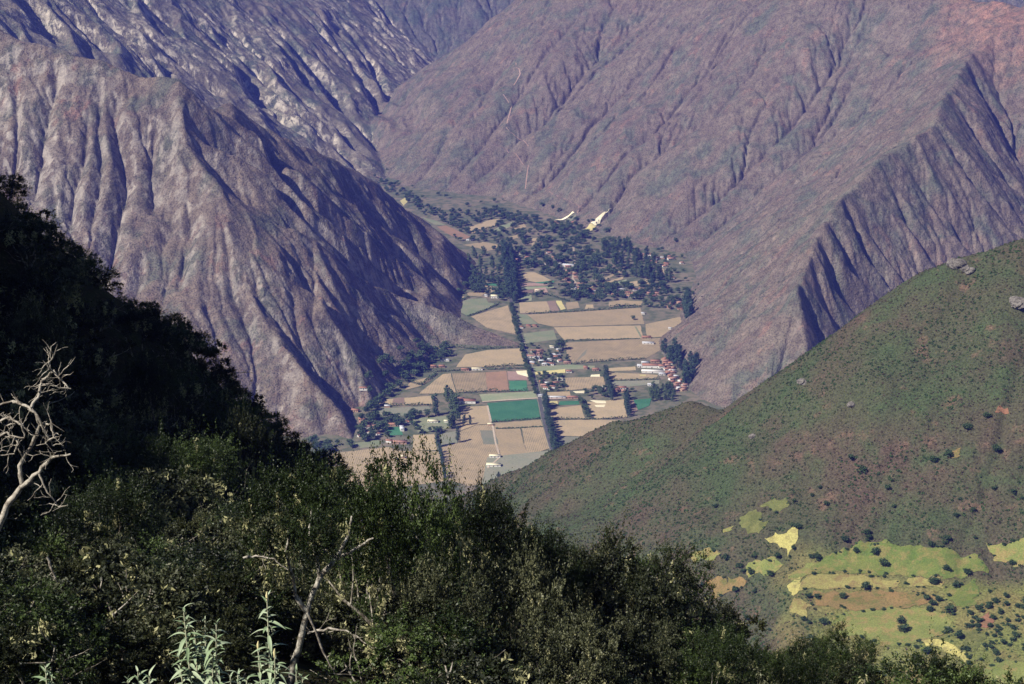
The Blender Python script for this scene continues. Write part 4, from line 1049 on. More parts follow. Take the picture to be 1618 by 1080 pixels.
def house(u, v, L, W, wall, roof, label, group=None, a=None, h=None, name='house', cat='house'):
    key = (round(L), round(W), wall, roof)
    if key not in HP:
        hh = 3.0 if W < 9 else 4.5; rise = W * 0.22 if roof != 'metal_roof' and roof != 'cream_sheet' else W * 0.10
        me = bpy.data.meshes.new('walls'); vv, ff = gable_walls(key[0], key[1], hh, rise); me.from_pydata([tuple(q) for q in vv], [], ff); me.update(); me.materials.append(MATS[wall])
        rv, rf = gable(key[0], key[1], hh, rise); rm_ = make_mesh('roof', rv, rf, roof, link=False)
        dv, df = box(-0.6, 0.6, -key[1] / 2 - 0.06, -key[1] / 2 + 0.1, 0, 2.1); dm = make_mesh('door', dv, df, 'dark_opening', link=False)
        wv_, wf_ = box(-0.6, 0.6, -key[1] / 2 - 0.05, -key[1] / 2 + 0.1, 1.0, 2.1); wm = make_mesh('window', wv_, wf_, 'dark_opening', link=False)
        HP[key] = (me, rm_, dm, wm)
    g = gnd(u, v)
    e = add(name, None, None, (g[0], g[1], ground_at(g[0], g[1])), (random.uniform(-0.35, 0.35) if a is None else R(a)))
    tag(e, label, cat, group)
    me, rm_, dm, wm = HP[key]
    add('walls', me, e); add('roof', rm_, e)
    if L >= 9:
        add('door', dm, e)
        for sx in (-0.3, 0.3): add('window', wm, e, (sx * key[0], 0, 0))
    return e
NAMED_HOUSES = [
 (738, 636, 26, 9, 'whitewash', 'tile_roof', 'long white farmhouse with red tile roof above the bare plot', -4), (727, 632, 12, 7, 'adobe', 'old_tile_roof', 'adobe wing at the back of the white farmhouse', 4),
 (684, 667, 15, 7, 'whitewash', 'cream_sheet', 'long cream-roofed building on the lawn beside the grove', 2), (705, 667, 6, 5, 'whitewash', 'cream_sheet', 'small cream-roofed hut on the lawn beside the grove', 2),
 (647, 668, 8, 8, 'whitewash', 'tile_roof', 'white house with orange roof at the end of the teal garden wing', 10), (634, 665, 14, 5, 'adobe', 'metal_roof', 'grey-roofed range joined to the orange-roofed house', 3), (626, 672, 22, 6, 'adobe', 'tile_roof', 'long red-roofed house along the top of the teal garden', 4),
 (635, 679, 5, 14, 'whitewash', 'metal_roof', 'white shed standing at the right side of the teal garden', 10), (615, 698, 8, 6, 'whitewash', 'tile_roof', 'white house under trees below the teal garden', -20), (632, 700, 20, 8, 'adobe', 'old_tile_roof', 'courtyard house with brown roof below the teal garden', -4),
 (623, 726, 7, 5, 'adobe', 'cream_sheet', 'left of the two pale huts in the bottom striped field', 5), (636, 723, 6, 4, 'adobe', 'cream_sheet', 'right of the two pale huts in the bottom striped field', 5),
 (575, 636, 12, 5, 'whitewash', 'tile_roof', 'white-walled house in the dark wood at the left', 0), (612, 643, 8, 5, 'adobe', 'metal_roof', 'grey-roofed cottage in the strip field', 0),
 (754, 584, 17, 5, 'whitewash', 'cream_sheet', 'long cream roof in the hedge above the furrowed field', 0), (735, 585, 12, 5, 'adobe', 'tile_roof', 'red roof in the hedge left of the long cream roof', 0), (699, 570, 8, 5, 'whitewash', 'metal_roof', 'left white hut at the corner of the broad tan field', 0), (707, 570, 6, 5, 'whitewash', 'metal_roof', 'right white hut at the corner of the broad tan field', 0),
 (685, 580, 9, 6, 'adobe', 'tile_roof', 'left red-roofed house in the trees by the broad tan field', 5), (698, 580, 9, 6, 'adobe', 'tile_roof', 'right red-roofed house in the trees by the broad tan field', 5),
 (782, 722, 15, 6, 'whitewash', 'cream_sheet', 'upper cream shed beside the little square green plot', 0), (780, 736, 19, 8, 'whitewash', 'cream_sheet', 'lower and larger cream shed beside the little square green plot', 0), (775, 672, 8, 4, 'adobe', 'cream_sheet', 'tiny cream shelter on the field corner below the green field', 0),
 (782, 470, 14, 9, 'whitewash', 'cream_sheet', 'yellow-roofed building left of the far road', 0), (768, 468, 5, 5, 'whitewash', 'metal_roof', 'small white house beside the yellow-roofed building', 0),
 (1024, 543, 19, 6, 'whitewash', 'metal_roof', 'long white building alone in the field before the compound', -3), (1021, 534, 15, 6, 'adobe', 'tile_roof', 'red-roofed farm on the field edge above the long white building', 0), (1059, 520, 6, 3, 'whitewash', 'metal_roof', 'tiny white hut in the tan field under the right slope', 0),
 (1031, 588, 34, 8, 'whitewash', 'whitewash', 'long bright white front wall range of the compound', -4), (1030, 580, 30, 9, 'whitewash', 'tile_roof', 'main red-roofed hall inside the white compound', -4), (1012, 579, 10, 8, 'whitewash', 'metal_roof', 'pale-roofed block at the left end of the compound', -4), (1019, 574, 11, 6, 'whitewash', 'metal_roof', 'pale shed behind the left end of the compound', 0), (1045, 581, 9, 9, 'whitewash', 'tile_roof', 'square house at the right end of the compound', 5), (1035, 572, 14, 7, 'adobe', 'tile_roof', 'brown-roofed house behind the compound hall', 0),
 (971, 617, 16, 8, 'adobe', 'tile_roof', 'pink-walled farm with red roof right of the tree row', 0), (982, 614, 14, 7, 'whitewash', 'tile_roof', 'white-gabled house joined to the pink farm', 0), (988, 619, 12, 6, 'adobe', 'old_tile_roof', 'low brown barn at the right of the pink farm', 0), (956, 613, 8, 5, 'whitewash', 'metal_roof', 'white hut in front of the tree row', 0),
 (1029, 609, 11, 5, 'whitewash', 'metal_roof', 'white shed alone among the narrow plots', 0), (1046, 592, 10, 5, 'whitewash', 'metal_roof', 'white shed under the compound', 0), (1062, 587, 12, 5, 'whitewash', 'metal_roof', 'white roof at the top of the roadside hamlet', 20),
 (849, 566, 8, 7, 'whitewash', 'metal_roof', 'white house with bright roof in the roadside gardens', 0), (872, 549, 7, 4, 'whitewash', 'cream_sheet', 'cream shed beside the big round tree', 0), (925, 582, 6, 8, 'adobe', 'tile_roof', 'tall orange gable beside the narrow yard', 0), (941, 585, 10, 6, 'adobe', 'tile_roof', 'red-roofed house at the end of the narrow yard', 0), (899, 588, 9, 5, 'whitewash', 'tile_roof', 'pink roof between the orchard and the furrowed field', 0), (885, 600, 9, 4, 'whitewash', 'cream_sheet', 'cream shed at the edge of the furrowed field', 0), (854, 626, 8, 6, 'whitewash', 'metal_roof', 'white house at the road junction', 0), (905, 629, 16, 5, 'adobe', 'tile_roof', 'long red roof beside the junction track', 0), (880, 629, 26, 4, 'whitewash', 'metal_roof', 'long thin white roof beside the junction track', 0),
 (900, 421, 26, 9, 'whitewash', 'metal_roof', 'big white school-like building in the upper village', -12), (868, 417, 18, 8, 'whitewash', 'tile_roof', 'white building with red roof in the upper village', 12), (850, 460, 10, 5, 'whitewash', 'cream_sheet', 'cream shed in the plots of the upper valley', 0), (915, 459, 12, 6, 'whitewash', 'field_yellow', 'yellow-roofed house below the village lane', 5), (981, 458, 18, 4, 'whitewash', 'metal_roof', 'long pale roof in the trees of the upper village', 6), (957, 457, 9, 7, 'whitewash', 'tile_roof', 'bright white gabled house in the upper village', 10), (1004, 469, 13, 4, 'whitewash', 'tile_roof', 'long white house at the right of the upper village', 3), (1062, 440, 8, 6, 'whitewash', 'tile_roof', 'white house at the foot of the right slope', 0), (1034, 411, 8, 6, 'whitewash', 'metal_roof', 'white house above the eucalyptus stand', 0), (1016, 496, 6, 4, 'whitewash', 'metal_roof', 'white hut at the corner of the widest tan field', 0), (742, 380, 13, 4, 'whitewash', 'metal_roof', 'long white wall-like building in the gorge fields', 5), (906, 353, 8, 6, 'adobe', 'tile_roof', 'red-roofed house at the top of the village by the slope', 0), (879, 352, 9, 6, 'adobe', 'tile_roof', 'red-roofed house under the cream plot on the slope', 0), (823, 518, 8, 5, 'whitewash', 'tile_roof', 'red-roofed house beside the road above the meadow', 0), (835, 516, 7, 5, 'adobe', 'tile_roof', 'small red roof in the trees beside the road above the meadow', 0), (845, 516, 7, 5, 'adobe', 'tile_roof', 'rightmost red roof in the trees beside the road above the meadow', 0),
]
for u, v, L, W, wl, rf, lab, a in NAMED_HOUSES:
    house(u, v, L, W, wl, rf, lab, None, a)
def hamlet(poly, n, label, group, big=0.15, amax=25, tilt=0):
    us = [p[0] for p in poly]; vs = [p[1] for p in poly]; done = 0; spots = []; tries = 0
    while done < n and tries < 4000:
        tries += 1
        u, v = random.uniform(min(us), max(us)), random.uniform(min(vs), max(vs))
        if not in_poly((u, v), poly) or any(abs(u - a) < 7 and abs(v - b) < 3.2 for a, b in spots): continue
        spots.append((u, v)); done += 1
        L = random.choice((7, 8, 9, 11)); W = random.choice((5, 6))
        if random.random() < big: L, W = 15, 6
        wl = random.choice(('adobe', 'adobe', 'whitewash')); rf = random.choice(('tile_roof', 'tile_roof', 'old_tile_roof', 'metal_roof', 'old_tile_roof'))
        house(u, v, L, W, wl, rf, label, group, tilt + random.uniform(-amax, amax), name='village_house')
hamlet([(1048, 568), (1056, 566), (1066, 590), (1084, 606), (1082, 618), (1064, 616), (1058, 598)], 26, 'small adobe house in the hamlet beside the pinkish lane under the grove', 'houses of the hamlet under the grove', tilt=20)
hamlet([(834, 556), (900, 552), (904, 576), (840, 578)], 15, 'small house in the gardens right of the straight road', 'houses in the roadside gardens')
hamlet([(850, 400), (870, 395), (905, 425), (920, 445), (915, 460), (900, 455), (880, 425)], 20, 'small house on the lane of the upper village', 'houses on the village lane')
hamlet([(905, 455), (1000, 448), (1040, 465), (1030, 472), (930, 470)], 18, 'small house among the trees of the upper village', 'houses among the village trees')
hamlet([(1010, 400), (1060, 406), (1082, 416), (1060, 424), (1020, 416)], 12, 'small house of the upper hamlet above the eucalyptus stand', 'houses of the upper hamlet')
hamlet([(1060, 480), (1085, 478), (1085, 492), (1050, 492)], 6, 'small house in the plots at the right mountain foot', 'houses in the right foot plots')
hamlet([(800, 402), (835, 400), (840, 415), (806, 416)], 7, 'small pale house in the trees beside the far road', 'houses beside the far road')
hamlet([(555, 640), (590, 655), (600, 690), (570, 690)], 9, 'small house under the left mountain foot', 'houses under the left mountain foot')
hamlet([(850, 596), (882, 600), (880, 616), (858, 616)], 6, 'small house in the orchard below the yellow yard', 'houses in the orchard')
#@@SECTION foreground
# ------------------------------------------------------------------ foreground slope
CTRL = [(0, 285, 118, 1.6), (90, 380, 116, 1.6), (180, 455, 114, 1.6), (310, 528, 112, 1.6), (400, 635, 110, 1.6), (490, 725, 108, 1.6), (-250, 60, 122, 1.6),
        (450, 745, 62, 4.0), (600, 745, 60, 4.2), (730, 760, 60, 4.2), (830, 825, 62, 3.6), (950, 870, 62, 3.6), (1080, 915, 62, 3.4), (1140, 1000, 60, 2.6), (1300, 1020, 56, 2.8), (1500, 1060, 52, 2.8), (1750, 1120, 50, 2.8),
        (470, 1062, 40, 0.0), (660, 1075, 42, 0.6), (100, 800, 62, 1.8), (250, 700, 80, 1.8), (50, 600, 84, 1.8), (-200, 420, 90, 1.6), (100, 1000, 30, 1.6), (-200, 800, 45, 1.5), (320, 1090, 14, 0.3), (850, 1060, 40, 2.2), (1000, 1080, 44, 2.0), (1250, 1110, 44, 2.0), (1600, 1200, 36, 2.0)]
cp = np.array([at(u, v, y) - [0, 0, d] for u, v, y, d in CTRL] + [np.array(p, float) for p in ((0, 1, 898.2), (-6, 2, 898.6), (6, 2, 897.2), (-14, 8, 897.0), (14, 10, 890.0),
     (-40, 150, 838), (-20, 150, 822), (0, 140, 800), (20, 130, 795), (12, 95, 820), (26, 95, 812), (-70, 160, 850), (45, 80, 815), (0, 100, 838), (-36, 92, 888), (-44, 92, 904), (-54, 92, 919), (-66, 95, 930), (-44, 74, 906), (-58, 74, 922), (-32, 72, 888), (-50, 58, 914), (-34, 52, 896), (-24, 46, 889), (-38, 36, 906))])  # includes an unseen left shoulder, raised to cast shade on the crest
def _phi(r): return r * r * np.log(r + 1e-6)
cxy = cp[:, :2] / 50.0; n_ = len(cp)
A_ = np.zeros((n_ + 3, n_ + 3)); A_[:n_, :n_] = _phi(np.linalg.norm(cxy[:, None] - cxy[None], axis=2)) + 0.002 * np.eye(n_)
A_[:n_, n_] = 1; A_[:n_, n_ + 1:] = cxy; A_[n_, :n_] = 1; A_[n_ + 1:, :n_] = cxy.T
cf = np.linalg.solve(A_, np.concatenate([cp[:, 2], [0, 0, 0]]))
def fg_h(x, y):
    x = np.atleast_1d(np.asarray(x, float)); y = np.atleast_1d(np.asarray(y, float)); sh = x.shape
    q = np.stack([x.ravel(), y.ravel()], 1) / 50.0
    z = np.concatenate([_phi(np.linalg.norm(c[:, None] - cxy[None], axis=2)) @ cf[:n_] + cf[n_] + c @ cf[n_ + 1:] for c in np.array_split(q, max(1, len(q) // 20000))])
    return z.reshape(sh)
fx_ = np.arange(-75, 55, 0.75); fy_ = np.arange(0.5, 172, 0.75)
FX, FY = np.meshgrid(fx_, fy_)
FZ = fg_h(FX, FY) + 0.35 * fbm(FX / 4, FY / 4, 3, 91)
def fgz(x, y): return float(bilin(FZ, np.array([(x + 75) / 0.75]), np.array([(y - 0.5) / 0.75]))[0])
def fg_hit(u, v):
    d = ray(u, v); ys = np.arange(6.0, 165.0, 0.4)
    xs = d[0] / d[1] * ys; zs = CAM_H + d[2] / d[1] * ys
    k = np.nonzero(bilin(FZ, (xs + 75) / 0.75, (ys - 0.5) / 0.75) >= zs)[0]
    return None if not len(k) else np.array([xs[k[0]], ys[k[0]], zs[k[0]]])
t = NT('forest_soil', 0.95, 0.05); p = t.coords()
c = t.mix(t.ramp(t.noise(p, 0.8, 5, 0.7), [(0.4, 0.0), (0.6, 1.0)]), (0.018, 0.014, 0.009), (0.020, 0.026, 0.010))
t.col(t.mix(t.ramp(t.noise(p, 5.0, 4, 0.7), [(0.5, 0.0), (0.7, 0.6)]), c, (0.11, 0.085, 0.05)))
t.bump(t.noise(p, 6.0, 4, 0.7), 0.6, 0.1)
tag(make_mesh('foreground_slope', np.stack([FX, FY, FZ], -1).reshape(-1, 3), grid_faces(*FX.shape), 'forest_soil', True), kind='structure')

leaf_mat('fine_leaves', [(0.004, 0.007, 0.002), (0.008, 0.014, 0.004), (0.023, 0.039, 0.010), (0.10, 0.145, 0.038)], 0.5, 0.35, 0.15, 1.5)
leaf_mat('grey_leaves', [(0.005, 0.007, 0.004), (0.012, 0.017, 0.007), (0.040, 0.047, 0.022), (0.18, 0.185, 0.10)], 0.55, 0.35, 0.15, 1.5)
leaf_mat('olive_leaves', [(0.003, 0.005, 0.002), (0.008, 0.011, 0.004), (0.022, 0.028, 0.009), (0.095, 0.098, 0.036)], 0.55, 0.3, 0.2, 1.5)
leaf_mat('lichen', [(0.22, 0.22, 0.11), (0.34, 0.33, 0.17), (0.46, 0.44, 0.26)], 0.9, 0.05, 0.2, 3.0)
t = NT('bark_dark', 0.9, 0.15); p = t.node('ShaderNodeTexCoord').outputs['Object']
c = t.mix(t.ramp(t.noise(p, 9.0, 5, 0.7), [(0.45, 0.0), (0.62, 1.0)]), (0.09, 0.078, 0.062), (0.40, 0.37, 0.31)); t.col(c); t.bump(t.noise(p, 14.0, 4, 0.7), 0.8, 0.03)
t = NT('bark_lichen', 0.9, 0.15); p = t.node('ShaderNodeTexCoord').outputs['Object']
c = t.mix(t.ramp(t.noise(p, 8.0, 5, 0.7), [(0.42, 0.0), (0.58, 1.0)]), (0.13, 0.11, 0.09), (0.52, 0.49, 0.42)); t.col(c); t.bump(t.noise(p, 14.0, 4, 0.7), 0.8, 0.03)
t = NT('bark_bleached', 0.85, 0.15); p = t.node('ShaderNodeTexCoord').outputs['Object']
c = t.mix(t.ramp(t.noise(p, 7.0, 5, 0.7), [(0.38, 0.0), (0.6, 1.0)]), (0.13, 0.11, 0.09), (0.42, 0.385, 0.33)); t.col(c); t.bump(t.noise(p, 11.0, 4, 0.7), 0.8, 0.03)

def wander(p0, d0, L, n, r, bend=0.35, up=0.1):
    pts = [np.array(p0, float)]; d = np.array(d0, float); d /= np.linalg.norm(d)
    for k in range(n):
        d = d + r.normal(0, bend, 3) * 0.6 + [0, 0, up]; d /= np.linalg.norm(d)
        pts.append(pts[-1] + d * L / n)
    return np.array(pts)
def bush(seed, height, width, n_lobes, sprays, leaves, leaf, bare=0.3, droop=0.0, spiky=0.5, trunk_r=0.09, lichen=0):
    """woody plant with its foot at the origin: (trunk and limbs), (leaf sprays), (lichen tufts)"""
    r = np.random.default_rng(seed)
    wood = []; lobes = []
    nm = max(2, int(round(2 + width / 1.2)))
    for k in range(nm):
        a = 6.283 * (k + r.uniform(-0.3, 0.3)) / nm
        base = np.array([r.normal(0, 0.05), r.normal(0, 0.05), -0.25])
        lean = r.uniform(0.25, 0.6)
        p_ = wander(base, (math.cos(a) * lean, math.sin(a) * lean, 1.0), height * r.uniform(0.6, 0.8), 7, r, 0.30, 0.05)
        wood.append(taper(p_, np.linspace(trunk_r, trunk_r * 0.25, len(p_)), 6))
        for j in range(4):
            s_ = p_[r.integers(3, len(p_))]; b_ = a + r.uniform(-1.2, 1.2)
            q_ = wander(s_, (math.cos(b_), math.sin(b_), r.uniform(0.1, 0.9)), width * r.uniform(0.2, 0.4), 5, r, 0.35, 0.05)
            wood.append(taper(q_, np.linspace(trunk_r * 0.4, trunk_r * 0.1, len(q_)), 4))
    C, S, D, TI = [], [], [], []
    LC = []
    for k in range(n_lobes):
        a = r.uniform(0, 6.283); q = width * 0.5 * math.sqrt(r.uniform(0, 0.8)); 
        zz = height * (bare + (1 - bare) * (0.15 + 0.72 * r.random() * (1 - 0.55 * (q / (width * 0.5)) ** 2)))
        ctr = np.array([q * math.cos(a), q * math.sin(a), zz]); rad = width * r.uniform(0.12, 0.21)
        tone = r.random()
        LC.append(ctr)
        for j in range(sprays):
            d = r.normal(size=3); d[2] = d[2] * 0.7 + 0.45 + spiky * 0.15; d[:2] += ctr[:2] / (np.linalg.norm(ctr[:2]) + 0.3) * 0.6; d /= np.linalg.norm(d)
            st0 = ctr + d * rad * r.uniform(0.45, 0.85); L_ = rad * (r.uniform(0.25, 0.6) if r.random() > 0.16 * (0.5 + spiky) else r.uniform(0.8, 1.7))
            tt_ = r.random(leaves)
            cc = st0 + d * (tt_ * L_)[:, None] + np.array([0, 0, -droop]) * (tt_ ** 2 * L_)[:, None] + r.normal(0, rad * 0.055, (leaves, 3))
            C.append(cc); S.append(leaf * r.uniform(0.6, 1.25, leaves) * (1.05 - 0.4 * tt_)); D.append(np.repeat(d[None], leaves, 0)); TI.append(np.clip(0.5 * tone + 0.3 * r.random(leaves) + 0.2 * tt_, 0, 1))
    C = np.concatenate(C); S = np.concatenate(S); D = np.concatenate(D); TI = np.concatenate(TI)
    n = len(C)
    e = D * 0.8 + r.normal(0, 0.7, (n, 3)); e /= np.linalg.norm(e, axis=1)[:, None]
    f_ = r.normal(size=(n, 3)); f_ -= e * (f_ * e).sum(1)[:, None]; f_ /= np.linalg.norm(f_, axis=1)[:, None]
    a_ = e * (S * 0.8)[:, None]; b_ = f_ * (S * 0.36)[:, None]
    LV = np.stack([C - a_, C + b_, C + a_, C - b_], 1).reshape(-1, 3); LF = np.arange(4 * n).reshape(n, 4)
    li = None
    if lichen:
        cc = []; 
        for k in range(lichen):
            c0 = LC[r.integers(len(LC))] + r.normal(0, width * 0.10, 3); m = 40
            tt_ = r.random(m); cc.append(c0 + np.stack([r.normal(0, 0.05, m), r.normal(0, 0.05, m), -tt_ * r.uniform(0.2, 0.55)], 1))
        cc = np.concatenate(cc); v, f = leaf_quads(cc, r.uniform(0.025, 0.06, len(cc)), -0.5, 2.4, r)
        li = (v, f, np.repeat(r.random(len(cc)), 4))
    return join(wood), (LV, LF, np.repeat(TI, 4)), li
BUSH = {}
for nm, args, lm, bk in [
    ('tree_a', dict(seed=1, height=4.2, width=3.4, n_lobes=20, sprays=46, leaves=34, leaf=0.046, bare=0.58, spiky=0.8, trunk_r=0.085, lichen=50), 'fine_leaves', 'bark_dark'),
    ('tree_b', dict(seed=2, height=4.0, width=3.8, n_lobes=22, sprays=44, leaves=32, leaf=0.050, bare=0.30, spiky=0.6, trunk_r=0.09, lichen=34), 'fine_leaves', 'bark_dark'),
    ('tree_c', dict(seed=3, height=3.6, width=3.6, n_lobes=19, sprays=42, leaves=30, leaf=0.062, bare=0.25, spiky=0.2, trunk_r=0.08, lichen=44), 'grey_leaves', 'bark_dark'),
    ('shrub_a', dict(seed=4, height=2.2, width=2.4, n_lobes=14, sprays=42, leaves=28, leaf=0.045, bare=0.08, spiky=0.5, trunk_r=0.04, lichen=12), 'fine_leaves', 'bark_dark'),
    ('shrub_b', dict(seed=5, height=1.8, width=2.4, n_lobes=13, sprays=42, leaves=26, leaf=0.050, bare=0.05, spiky=0.2, trunk_r=0.04, lichen=22), 'olive_leaves', 'bark_dark'),
    ('shrub_c', dict(seed=6, height=2.0, width=2.0, n_lobes=12, sprays=38, leaves=26, leaf=0.055, bare=0.08, spiky=0.3, trunk_r=0.04, lichen=26), 'grey_leaves', 'bark_bleached'),
    ('shrub_d', dict(seed=7, height=2.6, width=1.7, n_lobes=11, sprays=38, leaves=30, leaf=0.045, bare=0.10, spiky=0.9, trunk_r=0.04), 'olive_leaves', 'bark_dark')]:
    wd, lf, li = bush(**args)
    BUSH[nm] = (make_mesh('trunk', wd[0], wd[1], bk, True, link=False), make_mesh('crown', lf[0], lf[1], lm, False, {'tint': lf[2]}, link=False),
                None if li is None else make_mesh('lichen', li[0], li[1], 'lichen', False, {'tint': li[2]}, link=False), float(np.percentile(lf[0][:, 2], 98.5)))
def plant(name, proto, x, y, h, label, group=None, cat='shrub', wide=1.0, z=None):
    tm, cm, lm, ph = BUSH[proto]; k = h / ph
    zz = fgz(x, y) if z is None else z
    e = add(name, None, None, (x, y, zz), random.uniform(0, 6.28), (k * wide, k * wide, k))
    tag(e, label, cat, group)
    add('trunk', tm, e); add('crown', cm, e)
    if lm: add('lichen', lm, e)['kind'] = 'stuff'
    return e
def crown_at(name, proto, u, v_top, y, label, group=None, cat='tree', wide=1.0, hmin=1.2, hmax=6.0):
    p_ = at(u, v_top, y); g = fgz(p_[0], y)
    h = min(max(p_[2] - g, hmin), hmax) * 1.03
    wide = wide * min(1.0, 3.3 / h)
    return plant(name, proto, p_[0], y, h, label, group, cat, wide, p_[2] - h / 1.03 if p_[2] - g < hmin or p_[2] - g > hmax else g)
forked = crown_at('small_tree', 'tree_a', 475, 745, 40, 'feathery green tree with a dark forked trunk rising above the two silvery plants', wide=1.05)
for o in list(forked.children):
    if o.name.startswith('trunk'): bpy.data.objects.remove(o)
forked.rotation_euler = (0, 0, 0); fk = np.array(forked.scale); fl_ = np.array(forked.location)
tp_ = []
for pix, r0, r1 in (([(456, 1092), (462, 1060), (470, 1028), (481, 985), (490, 950), (503, 915), (528, 885), (548, 850), (556, 815)], 0.085, 0.022), ([(484, 968), (468, 940), (461, 905), (452, 872), (455, 835)], 0.05, 0.018), ([(505, 912), (500, 880), (488, 845), (492, 805)], 0.045, 0.015), ([(528, 885), (560, 868), (590, 850)], 0.03, 0.012)):
    w = np.array([at(u, v, 39.2) for u, v in pix]); fine = []
    for a, b in zip(w[:-1], w[1:]):
        for j in range(4): fine.append(a + (b - a) * j / 4 + rng.normal(0, 0.010, 3))
    fine.append(w[-1]); tp_.append(taper((np.array(fine) - fl_) / fk, np.linspace(r0, r1, len(fine)) / fk[0] * (1 + 0.2 * rng.random(len(fine))), 8))
tv_, tf_ = join(tp_); make_mesh('trunk', tv_, tf_, 'bark_lichen', True, None, forked)
for u, v, y, pr, wd, lab in [
    (650, 740, 44, 'tree_b', 1.0, 'broad feathery tree with bushy top against the striped valley field'), (735, 792, 47, 'tree_b', 0.9, 'feathery tree at the shoulder where the canopy starts to fall towards the green hill'),
    (560, 762, 50, 'tree_b', 0.8, 'tree filling the gap behind the forked tree and the broad feathery tree'), (805, 842, 50, 'tree_b', 0.85, 'dark small tree just below the shoulder of the canopy line'),
    (868, 866, 52, 'tree_a', 0.9, 'thin-topped tree in front of the hill\'s dark hollow'), (925, 884, 54, 'tree_c', 0.7, 'grey-green tree left of the broad pale-leaved crown'), (1000, 856, 52, 'tree_c', 1.1, 'broad pale-leaved tree standing out against the maroon hillside'),
    (1062, 884, 54, 'tree_b', 0.9, 'rounded tree right of the broad pale-leaved crown'), (1102, 935, 55, 'tree_c', 0.8, 'grey-leaved tree at the lower right end of the canopy line'), (1172, 988, 56, 'shrub_d', 1.0, 'dark spiky bush poking up beside the bright green bush'),
    (1125, 1008, 46, 'tree_b', 0.7, 'bright green feathery bush at the bottom beside the dark spiky bush'), (1215, 1022, 50, 'tree_b', 0.6, 'low feathery bush under the brown hillside'), (1320, 1000, 50, 'tree_a', 0.75, 'rounded bush breaking the lower edge of the terraced meadows'),
    (1285, 1030, 48, 'tree_b', 0.6, 'lower bush left of the rounded bush by the terraced meadows'), (1372, 1048, 48, 'tree_c', 0.6, 'small bush right of the rounded bush by the terraced meadows'), (1500, 1046, 47, 'tree_b', 0.6, 'bush at the bottom below the winding meadow track'),
    (1450, 1064, 46, 'shrub_a', 1.2, 'low bush left of the bush below the winding meadow track'), (1555, 1072, 46, 'shrub_a', 1.0, 'rightmost low bush at the bottom edge'),
    (700, 900, 40, 'tree_c', 0.7, 'pale-leaved tree hanging with lichen under the broad feathery tree'), (810, 890, 44, 'tree_c', 0.8, 'pale lichen-hung tree in the middle of the canopy'), (900, 985, 40, 'tree_c', 0.7, 'silvery bush low in the canopy below the pale lichen-hung tree'),
    (1010, 980, 46, 'tree_c', 0.7, 'pale bush below the broad pale-leaved tree'), (150, 770, 52, 'tree_b', 0.9, 'feathery tree right of the bleached dead branches'), (290, 690, 70, 'tree_b', 1.1, 'tree on the middle of the left slope below the black shade'),
    (60, 480, 92, 'tree_c', 0.9, 'grey-leaved tree high on the left slope below the crest'), (250, 560, 92, 'tree_b', 0.9, 'tree at the edge of the black shade under the crest'), (380, 660, 84, 'tree_c', 0.8, 'grey-green tree near the foot of the black shade')]:
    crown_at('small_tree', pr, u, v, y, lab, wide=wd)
# shrubs along the crest line
CREST = [(-20, 262), (2, 278), (22, 306), (48, 330), (75, 352), (98, 372), (124, 392), (150, 415), (172, 442), (198, 462), (222, 474), (248, 486), (268, 492), (290, 510), (312, 522), (330, 545), (352, 578), (374, 604), (396, 632), (418, 650), (440, 672), (458, 690), (474, 700), (490, 712), (505, 735)]
for k, (u, v) in enumerate(CREST):
    for j in range(2):
        uu, vv = u + random.uniform(-10, 10), v + random.uniform(-3, 10) + j * 6
        crown_at('crest_shrub', random.choice(('shrub_a', 'shrub_d', 'shrub_b', 'shrub_a')), uu, vv, 114 - 0.012 * max(uu, 0) + random.uniform(-2.0, 2.5) - 3 * j, 'dark shrub in the silhouette row along the crest of the left slope', 'shrubs along the left crest', 'shrub', random.uniform(0.8, 1.3), 1.2, 3.0)
# shrubs covering the slope
SIL = [(-60, 300), (0, 300), (90, 390), (180, 470), (300, 530), (400, 650), (490, 735), (600, 760), (740, 790), (830, 850), (950, 890), (1080, 940), (1140, 1020), (1300, 1040), (1640, 1075)]
def sil_v(u):
    return float(np.interp(u, [p[0] for p in SIL], [p[1] for p in SIL]))
placed = []; tries = 0
AREAS = [((-60, 420), 'shrub on the dark brushy left slope', 'shrubs on the left slope'), ((420, 820), 'shrub in the dark brush under the canopy trees', 'shrubs under the canopy'), ((820, 1640), 'shrub in the dark brush at the bottom right of the canopy', 'shrubs at the lower right')]
while len(placed) < 285 and tries < 9000:
    tries += 1
    u = random.uniform(-60, 1200) if random.random() < 0.9 else random.uniform(1150, 1640)
    v = random.uniform(sil_v(u) + 25, 1200)
    g = fg_hit(u, v)
    if g is None or g[1] > 112 or g[1] < 17: continue
    if g[1] < 46 and 380 < u < 640: continue
    if any((g[0] - a) ** 2 + (g[1] - b) ** 2 < (1.0 + 0.012 * g[1]) ** 2 for a, b in placed): continue
    h = random.uniform(1.3, 2.6) * (0.8 + 0.004 * g[1])
    p_top = g[2] + h
    # keep the tops under the canopy line of the photograph
    dv = at(u, sil_v(u), g[1])[2]
    h = min(h, max(0.9, dv - g[2]))
    placed.append((g[0], g[1]))
    lab, grp = [(l, q) for (r_, l, q) in AREAS if r_[0] <= u < r_[1]][0]
    plant('shrub', random.choice(('shrub_a', 'shrub_a', 'shrub_b', 'shrub_b', 'shrub_c', 'shrub_d', 'shrub_c')), float(g[0]), float(g[1]), h, lab, grp, 'shrub', random.uniform(0.9, 1.3))

